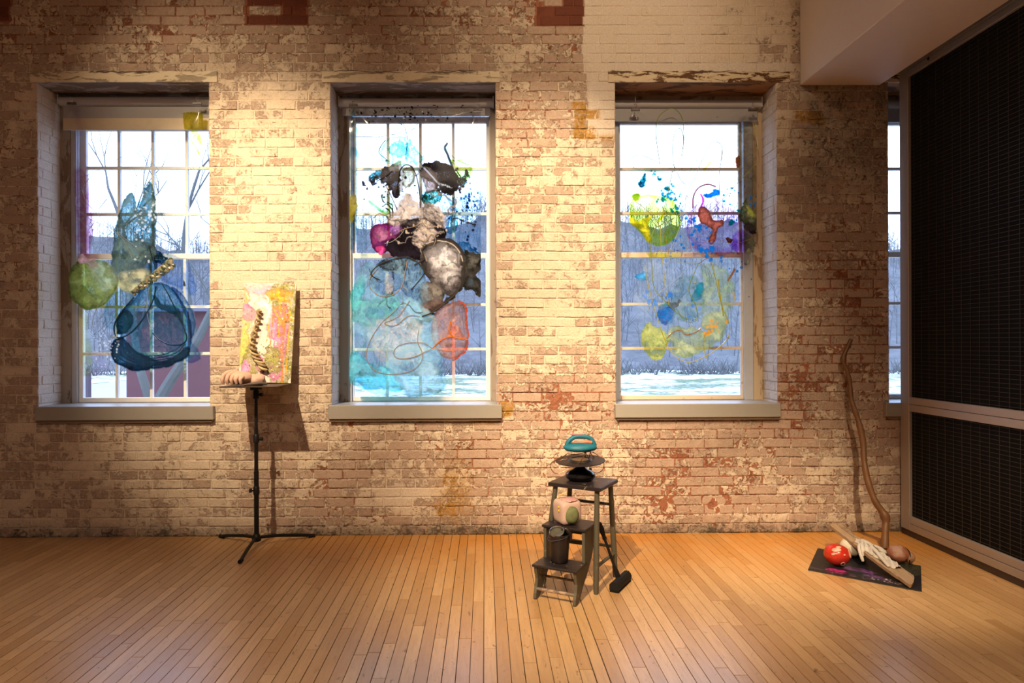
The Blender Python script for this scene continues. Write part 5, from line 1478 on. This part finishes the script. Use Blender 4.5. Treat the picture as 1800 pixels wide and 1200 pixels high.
def brush():
    hd = Vector((.772, -1.085, 0))
    ax = Vector((.50, .866, 0)).normalized(); sd = Vector((.866, -.5, 0))
    root = empty('push_brush', hd, 'black long-handled block brush leaning on the stool leg, head on the floor', 'brush')
    M4 = Matrix(((ax.x, sd.x, 0, hd.x), (ax.y, sd.y, 0, hd.y), (0, 0, 1, 0), (0, 0, 0, 1)))
    MB().prism([(-.026, .012), (.026, .012), (.030, .030), (.024, .045), (.012, .058), (-.012, .058), (-.026, .044)], -.115, .115, lambda b, z, t: M4 @ Vector((t, b, z))).build('head', M['blackmatte'], root)
    MB().prism([(-.026, .0), (.026, .0), (.024, .013), (-.024, .013)], -.112, .112, lambda b, z, t: M4 @ Vector((t, b, z))).build('bristles', simple('black_bristles', (.010, .009, .009), .9, bump=.8, nscale=70, spec=.15), root)
    A = hd + Vector((-.012, .005, .05)); B = Vector((.648, -1.09, .372))
    d = (B - A)
    MB().tube([A, A + d * .1, A + d * .18], [.016, .015, .010], 12).build('socket', M['black'], root, True)
    MB().tube([A + d * .12, A + d * .70], .0085, 12).build('handle', M['black'], root, True)
    MB().tube([A + d * .68, A + d * .71, A + d * .74, A + d * .88, A + d * .98, A + d], [.010, .014, .011, .0165, .013, .006], 12).build('grip', M['black'], root, True)
brush()

# ------------------------------------------------------------------ floor pieces on the right
def mat_piece():
    U_ = Vector((.777, -.629, 0)).normalized(); V_ = Vector((.533, .846, 0)).normalized()
    O = Vector((1.976, -.835, 0))
    s = Paint(0, 590, 0, 494, 3.0, base=(.010, .009, .011))
    b = s.blob
    b([(80, 20), (170, 10), (200, 90), (110, 100)], body=(.42, .02, .16), ba=.9, soft=20, warp=30, ws=60)
    b([(180, 160), (330, 120), (360, 190), (220, 220)], body=(.15, .05, .20), ba=.85, soft=20, warp=40, ws=60, tex=.8, ts=50)
    b([(300, 60), (420, 40), (440, 100), (320, 130)], body=(.10, .05, .13), ba=.7, soft=20, warp=30, ws=60)
    b([(0, 0), (590, 0), (590, 60), (0, 60)], body=(.03, .022, .03), ba=.7, soft=20, warp=30, ws=50, tex=.9, ts=40)
    b([(470, 300), (590, 280), (590, 494), (480, 494)], body=(.028, .032, .018), ba=.8, soft=20, warp=20, tex=.9, ts=20)
    s.dots(26, 430, 60, 40, 22, 2, 7, (1, 1, 1), 0, 6, body=(.55, .48, .36), ba=.9)
    s.dots(16, 110, 330, 8, 22, 2, 6, (1, 1, 1), 0, 7, body=(.5, .46, .4), ba=.8)
    s.dots(8, 250, 20, 60, 8, 2, 6, (1, 1, 1), 0, 8, body=(.5, .45, .38), ba=.8)
    s.dots(40, 530, 400, 40, 60, 1.5, 4, (1, 1, 1), 0, 9, body=(.3, .3, .22), ba=.8)
    root = empty('painted_mat', O + U_ * .295 + V_ * .247, 'flat black board streaked with magenta and purple paint lying on the floor', 'mat')
    M4 = Matrix(((U_.x, V_.x, 0, O.x), (U_.y, V_.y, 0, O.y), (0, 0, 1, 0), (0, 0, 0, 1)))
    m = MB()
    m.box((-.002, -.002, .0006), (.592, .496, .0075), M=M4)
    m.build('slab', simple('black_mat_edge', (.03, .03, .028), .5), root)
    def fn(X, Y):
        p = np.stack([X / 1000, Y / 1000, 0.0085 + 0.0015 * fbm(X, Y, 30, 3, 3)], -1)
        return p @ np.array(M4.to_3x3()).T + np.array(O)
    pf = s.mesh('painted_face', mat_attr('mat_paint', .42, .6), fn, root, tint=False)
mat_piece()
def balls():
    c = Vector((2.188, -.765, .010))
    o = empty('red_form', c, 'glossy red lumpy ball with pale hollows on the black mat', 'sculpture')
    rd = simple('glossy_red_glaze', (.40, .010, .008), .2, col2=(.55, .05, .02), nscale=12, bump=.4)
    MB().blob(c + Vector((0, 0, .065)), (.077, .075, .063), .03, 2.6, 56, 36, seed=5, fn=lambda d: 1 - .07 * math.exp(-((d.x + .45) ** 2 + (d.z - .75) ** 2 + (d.y + .5) ** 2) / .10)).build('body', rd, o, True)
    cr = simple('cream_hollow', (.62, .5, .38), .5, col2=(.5, .12, .08), nscale=30)
    for (dx, dz, r1, r2, tilt) in ((-.36, .66, .026, .014, 0.2), (-.62, .30, .014, .008, .5), (.74, .32, .013, .028, -.35), (.15, .28, .008, .006, 0), (-.1, .86, .016, .008, 0)):
        dy = -math.sqrt(max(0, 1 - dx * dx - dz * dz))
        p = c + Vector((dx * .076, dy * .074, .065 + dz * .064))
        nrm = Vector((dx, dy, dz)).normalized()
        q = nrm.to_track_quat('Z', 'Y').to_matrix()
        MB().blob(p, (r1, r2, .006), .12, 2, 24, 12, M=q @ Euler((0, 0, tilt)).to_matrix()).build('pale_patch', cr, o, True)
    dx, dz = .05, -.55; dy = -math.sqrt(1 - dx * dx - dz * dz)
    p = c + Vector((dx * .077, dy * .076, .063 + dz * .064)); q = Vector((dx, dy, dz)).to_track_quat('Z', 'Y').to_matrix()
    ringp = [p + q @ Vector((math.cos(t) * .012, math.sin(t) * .012, .002)) for t in np.linspace(0, 6.2832, 21)]
    MB().tube(ringp, .0025, 8).build('hole_rim', cr, o, True)
    MB().blob(p, (.011, .011, .004), 0, 1, 16, 8, M=q).build('hole', M['blackmatte'], o, True)
    # white form
    c = Vector((2.372, -.60, .010))
    o = empty('pale_form', c, 'cream and black rounded form propping up the weathered plank', 'sculpture')
    MB().blob(c + Vector((0, 0, .060)), (.070, .072, .061), .03, 2, 48, 30, seed=9).build('body', simple('cream_glaze', (.62, .55, .44), .3, col2=(.70, .63, .52), nscale=6), o, True)
    dk = simple('black_glaze', (.018, .015, .016), .25)
    MB().blob(c + Vector((.034, -.016, .054)), (.060, .066, .056), .03, 2, 40, 24, seed=2).build('dark_side', dk, o, True)
    # brown lump
    c = Vector((2.600, -.735, .009))
    o = empty('brown_form', c, 'reddish brown cracked shell-like lump behind the plank near the stick foot', 'sculpture')
    br = simple('mottled_brown_crust', (.26, .09, .05), .55, col2=(.32, .18, .13), nscale=13, bump=1.0, thr=.52)
    MB().blob(c + Vector((-.012, 0, .055)), (.066, .058, .055), .06, 3, 48, 30, seed=12, fn=lambda d: 1 - .05 * math.exp(-((d.x + d.z * .3 - .35) / .06) ** 2)).build('body', br, o, True)
    MB().blob(c + Vector((.048, -.020, .042)), (.030, .036, .038), .06, 3, 32, 20, seed=3).build('end_lobe', simple('dark_brown_crust', (.25, .11, .05), .55, col2=(.42, .25, .15), nscale=22, bump=.6), o, True)
    MB().tube(smooth_path([c + Vector((.030, -.050, .02)), c + Vector((.036, -.050, .055)), c + Vector((.040, -.032, .082)), c + Vector((.036, .0, .095))], 6), .0035, 8).build('dark_seam', M['blackmatte'], o, True)
balls()
PT0 = P(1465, 923, -.41)
TIP = Vector((2.432, -1.175, .021)); TOPP = PT0
def plank():
    root = empty('weathered_plank', TIP, 'weathered split brown plank leaning over the cream form, tip on the mat', 'plank')
    d = (TOPP - TIP); Ln = d.length; d.normalize()
    sx = Vector((.99, .145, 0)); sx = (sx - d * sx.dot(d)).normalized(); n_ = sx.cross(d).normalized()
    wood = NT('weathered_plank_wood'); c = wood.coord()
    mp = wood.mapping(c, scale=(40, 4, 6), rot=(0, 0, R(8)))
    f = wood.noise(mp, 2.2, 8, .7, .3); f2 = wood.noise(c, 12, 5, .6)
    col = wood.mix(f, (.13, .065, .03), (.56, .40, .26)); col = wood.mix(wood.step(f2, .55, .62, 0, .5), col, (.10, .055, .03))
    wm = wood.bsdf(col, .6, 0, wood.bump(f, .6, .005), .4)
    N = 40; vs = []; fs = []
    def half(t):  # left and right offsets along the length
        l = -.047 - .008 * math.sin(t * 5); r = .047 + .006 * math.sin(t * 7 + 1)
        if t < .12: r = -.04 + (r + .04) * (t / .12) ** .8; l = -.047
        if t > .97: l += .02 * (t - .97) / .03; 
        return l, r
    for k in range(N):
        t = k / (N - 1); l, r = half(t); p = TIP + d * (Ln * t)
        cols = [l, l + (r - l) * .3, l + (r - l) * .56, l + (r - l) * .60, l + (r - l) * .64, r]
        groove = .010 if t > .55 else .002
        hs = [.010, .0115, .011, .011 - groove, .011, .009]
        for w_, h in zip(cols, hs): vs.append(p + sx * w_ + n_ * (h + .0015 * math.sin(k * 1.7 + w_ * 90)))
        for w_ in (r, l): vs.append(p + sx * w_ - n_ * .008)
    for k in range(N - 1):
        for q in range(8):
            q2 = (q + 1) % 8
            fs.append((k * 8 + q, k * 8 + q2, (k + 1) * 8 + q2, (k + 1) * 8 + q))
    fs += [tuple(range(8))[::-1], tuple((N - 1) * 8 + q for q in range(8))]
    MB().add(vs, fs).build('board', wm, root, True)
    # white plaster cloth draped along the plank
    cl = simple('white_plaster_cloth', (.44, .40, .36), .6, col2=(.64, .60, .55), nscale=18, bump=.6)
    cr = empty('plaster_cloth', TIP + d * Ln * .45 + n_ * .02, 'crumpled white plaster-soaked cloth draped over the middle of the plank', 'cloth')
    def Q(t, w_, h): return TIP + d * (Ln * t) + sx * w_ + n_ * (h + .012)
    X_ = np.linspace(0, 1, 46); Y_ = np.linspace(0, 1, 26)
    vs = []; fs = []
    for i, a in enumerate(X_):
        t = .22 + a * .44
        cw = .018 + .004 * math.sin(a * 6)
        wl = .038 * (.55 + .45 * math.sin(a * 3.1 + .1)) + .008 * math.sin(a * 19)
        c0 = .004 - .03 * math.sin(a * 3.0) * 0 + (-.012 if a > .5 else .004)
        for j, b_ in enumerate(Y_):
            v = (b_ - .5) * 2
            w_ = c0 + v * wl
            prof = (1 - abs(v) ** 2.6)
            h = .002 + prof * (.014 + .010 * math.sin(a * 23 + v * 3) * .5 + .008 * math.sin(v * 9 + a * 6) + .006 * math.sin(a * 41 - v * 7))
            vs.append(Q(t, w_, max(h, .001)))
    for i in range(45):
        for j in range(25):
            fs.append((i * 26 + j, (i + 1) * 26 + j, (i + 1) * 26 + j + 1, i * 26 + j + 1))
    m = MB().add(vs, fs)
    m.build('cloth', cl, cr, True)
    t2 = MB()
    for (pts, r) in (([(.60, -.02, .014), (.57, -.048, .008), (.53, -.060, -.015), (.50, -.062, -.04), (.485, -.060, -.06)], .010),
                     ([(.62, .0, .02), (.56, -.035, .018), (.52, -.05, .0), (.50, -.055, -.03)], .010),
                     ([(.60, .03, .02), (.50, .0, .026), (.40, -.015, .022), (.30, -.03, .014), (.24, -.035, .006)], .011),
                     ([(.56, .05, .012), (.50, .055, .014), (.44, .045, .014), (.46, .02, .024)], .014),
                     ([(.66, .02, .01), (.63, .01, .02), (.58, .018, .022), (.54, .03, .02)], .012)):
        q = smooth_path([Q(*p) for p in pts], 6); n = len(q)
        t2.tube(q, [r * (.65 + .5 * math.sin(math.pi * (i + .5) / n)) for i in range(n)], 10, ry=.7)
    t2.build('folds', cl, cr, True)
plank()
def stick():
    pts_px = [(1496, 596, 0.0), (1489, 612, .03), (1482, 631, .06), (1489, 650, .08), (1493, 670, .1), (1497, 703, .18), (1503, 722, .24), (1510, 743, .29), (1517, 777, .38), (1519, 810, .47), (1525, 843, .58), (1538, 880, .72), (1556, 908, .82), (1556, 935, .91), (1555, 966, 1.0)]
    pts = [P(a, b, -.045 - t * .375) for a, b, t in pts_px]
    pts[-1].z = .004
    root = empty('driftwood_stick', pts[-1], 'long crooked brown branch standing on the floor and leaning on the brick wall', 'stick')
    q = smooth_path(pts, 6); n = len(q)
    rs = random.Random(5)
    rr = []
    for i in range(n):
        t = i / n; r = .0125 + .012 * t + .0025 * math.sin(i * .9) * math.sin(i * .37)
        rr.append(r)
    for k in (2 * 6, 7 * 6 + 2, 12 * 6): 
        for o_ in (-1, 0, 1): rr[k + o_] *= 1.22
    bark = simple('smooth_branch_bark', (.07, .032, .014), .5, col2=(.22, .095, .032), nscale=9, bump=.5)
    MB().tube(q, rr, 14).build('branch', bark, root, True)
    for k, (dx, dz) in ((2 * 6, (-.02, -.012)), (7 * 6 + 3, (.022, .012)), (4 * 6 + 2, (-.018, .016)), (9 * 6, (.02, .01))):
        p = q[k]; MB().tube([p, p + Vector((dx, -.004, dz))], [.010, .0045], 8).build('knot', bark, root, True)
stick()

# ------------------------------------------------------------------ outside
def outside():
    g = NT('snowy_grass'); c = g.coord()
    n1 = g.noise(c, .35, 5, .6); n2 = g.noise(c, 2.5, 6, .75)
    f = g.step(g.math('ADD', g.math('MULTIPLY', n1, .5), g.math('MULTIPLY', n2, .5)), .44, .54)
    gm = g.bsdf(g.mix(f, (.11, .15, .07), (.62, .62, .61)), .9)
    nx, ny = 60, 40
    vs = []; fs = []
    for i in range(nx + 1):
        for j in range(ny + 1):
            x = -60 + 130 * i / nx; y = .5 + 46 * j / ny
            vs.append((x, y, -.75 + .15 * math.sin(x * .2) * math.sin(y * .17) + .004 * y))
    for i in range(nx):
        for j in range(ny):
            a = i * (ny + 1) + j; fs.append((a, a + ny + 1, a + ny + 2, a + 1))
    struct('ground', MB().add(vs, fs), gm)
    h = NT('wooded_slope'); c = h.coord()
    n1 = h.noise(h.mapping(c, scale=(1, 1, .5)), 1.2, 8, .75, .5); n2 = h.noise(c, .12, 4, .5)
    col = h.mix(h.step(n1, .35, .7), (.068, .068, .072), (.145, .145, .15)); col = h.mix(h.step(n2, .4, .7, 0, .35), col, (.20, .20, .205))
    hm = h.bsdf(col, .95)
    vs = []; fs = []; nx, ny = 120, 30
    for i in range(nx + 1):
        for j in range(ny + 1):
            x = -110 + 240 * i / nx; t = j / ny; y = 42 + 70 * t
            top = 21.5 + 3 * math.sin(x * .05 + 1) + 1.5 * math.sin(x * .17)
            z = -.6 + top * (t ** 1.1) + (random.random() - .5) * 1.2 * t
            vs.append((x, y, z))
    for i in range(nx):
        for j in range(ny):
            a = i * (ny + 1) + j; fs.append((a, a + ny + 1, a + ny + 2, a + 1))
    struct('hillside', MB().add(vs, fs), hm)
    # bare woods on the slope
    tm = simple('bare_wood_bark', (.095, .095, .10), .9, col2=(.16, .16, .165), nscale=1.0, bump=0)
    m = MB(); rs = random.Random(11)
    for k in range(3000):
        t = rs.random() ** .8 if k < 2100 else rs.uniform(.88, 1.0); y = 41 + 70 * t; x = rs.uniform(-.8, .95) * y
        if x < -108 or x > 128: continue
        top = 21.5 + 3 * math.sin(x * .05 + 1) + 1.5 * math.sin(x * .17)
        z = -.8 + top * (t ** 1.1); H = rs.uniform(2.4, 5.0)
        b = Vector((x, y, z)); tp = b + Vector((rs.uniform(-.5, .5), 0, H))
        m.tube([b, b.lerp(tp, .5), tp], [.05, .035, .01], 3, cap=False)
        for q in range(7):
            s0 = b.lerp(tp, rs.uniform(.25, .9)); L = H * rs.uniform(.15, .4)
            m.tube([s0, s0 + Vector((rs.uniform(-1, 1) * L * .9, rs.uniform(-.3, .3), L * .8))], [.03, .010], 3, cap=False)
    tag(m.build('woodland', tm), 'hazy grey bare woodland covering the slope beyond the snowy field', 'woods', kind='stuff')
    # hedge line at the far edge of the field
    m = MB()
    for k in range(500):
        x = rs.uniform(-40, 45); y = rs.uniform(37, 40); b = Vector((x, y, -.7)); 
        for q in range(5):
            m.tube([b, b + Vector((rs.uniform(-.8, .8), rs.uniform(-.5, .5), rs.uniform(.3, 1.2)))], [.035, .01], 3, cap=False)
    tag(m.build('brushwood', simple('dark_brushwood', (.07, .07, .07), .9, col2=(.15, .15, .15), nscale=1, bump=0)), 'dark tangled brushwood strip along the far edge of the snowy field', 'brush', kind='stuff')
    # road
    rd = MB().box((-20, 9.5, -.74), (-8.2, 36, -.60))
    struct('road', rd, simple('grey_wet_road', (.34, .36, .40), .6, nscale=.8))
    # tree in front of the left window
    bark = simple('grey_tree_bark', (.07, .07, .065), .9, col2=(.15, .15, .135), nscale=6, bump=.5)
    root = empty('bare_tree', P(275, 700, 6.0), 'bare grey forked tree standing just outside the left window', 'tree')
    base = P(272, 712, 6.0); base.z = -.75
    def br(pts, r0, r1, nm='limb', par=root):
        q = smooth_path(pts, 5); n = len(q)
        return MB().tube(q, [r0 + (r1 - r0) * i / (n - 1) for i in range(n)], 8).build(nm, bark, par, True)
    fk = P(270, 720, 6.0)
    br([base, fk + Vector((0, 0, -.2)), fk], .16, .12, 'trunk')
    l1 = [fk, P(248, 655, 6.0), P(238, 600, 6.1), P(228, 500, 6.2), P(215, 400, 6.3), P(190, 330, 6.4)]
    l2 = [fk, P(300, 668, 6.0), P(345, 600, 6.0), P(375, 540, 6.0), P(430, 440, 5.9), P(470, 330, 5.9)]
    l3 = [P(345, 600, 6.0), P(335, 540, 6.1), P(322, 450, 6.3), P(330, 370, 6.3), P(350, 300, 6.3)]
    br(l1, .08, .02); br(l2, .10, .03); br(l3, .05, .02)
    tw = MB(); rs = random.Random(4)
    def twig(p, d, L, r, depth):
        q = [p]; dd = d.copy()
        for k in range(4):
            dd = (dd + Vector((rs.uniform(-.35, .35), rs.uniform(-.2, .2), rs.uniform(-.1, .3)))).normalized(); q.append(q[-1] + dd * L / 4)
        tw.tube(q, [r, r * .8, r * .6, r * .45, r * .3], 4, cap=False)
        if depth:
            for k in range(3): twig(q[rs.randint(1, 4)], (dd + Vector((rs.uniform(-1, 1), rs.uniform(-.5, .5), rs.uniform(-.2, .8)))).normalized(), L * .65, r * .5, depth - 1)
    for k in range(16):
        src = rs.choice([l1, l2, l3, l3]); i = rs.randint(2, len(src) - 1)
        twig(Vector(src[i]), Vector((rs.uniform(-1, 1), rs.uniform(-.3, .3), rs.uniform(.2, 1))).normalized(), rs.uniform(.8, 1.6), .018, 2)
    tw.build('twigs', bark, root)
    # red building behind it
    bd = empty('red_building', (-6.5, 13, -.7), 'long plain dull red building behind the forked tree', 'building')
    bx0 = P(222, 600, 12.0).x; zt = P(300, 548, 12.0).z
    MB().box((bx0, 12.0, -.8), (bx0 + 3.4, 18, zt)).build('wall', simple('dull_red_siding', (.13, .047, .05), .8, nscale=3), bd)
    rfm = simple('grey_slate_roof', (.14, .12, .16), .8)
    MB().prism([(11.7, zt), (18.3, zt), (18.3, zt + .15), (11.7, zt + .08)], bx0 - .25, bx0 + 3.6, lambda a, b, t: Vector((t, a, b))).build('roof', rfm, bd)
    # post outside the left window
    ps = P(153, 690, 5.0); po = MB().box((ps.x - .04, 4.96, -.8), (ps.x + .04, 5.04, P(150, 655, 5).z)).build('yard_post', simple('dark_maroon_post', (.08, .05, .07), .7))
    tag(po, 'short dark post outside the lower left pane of the left window', 'post')
outside()
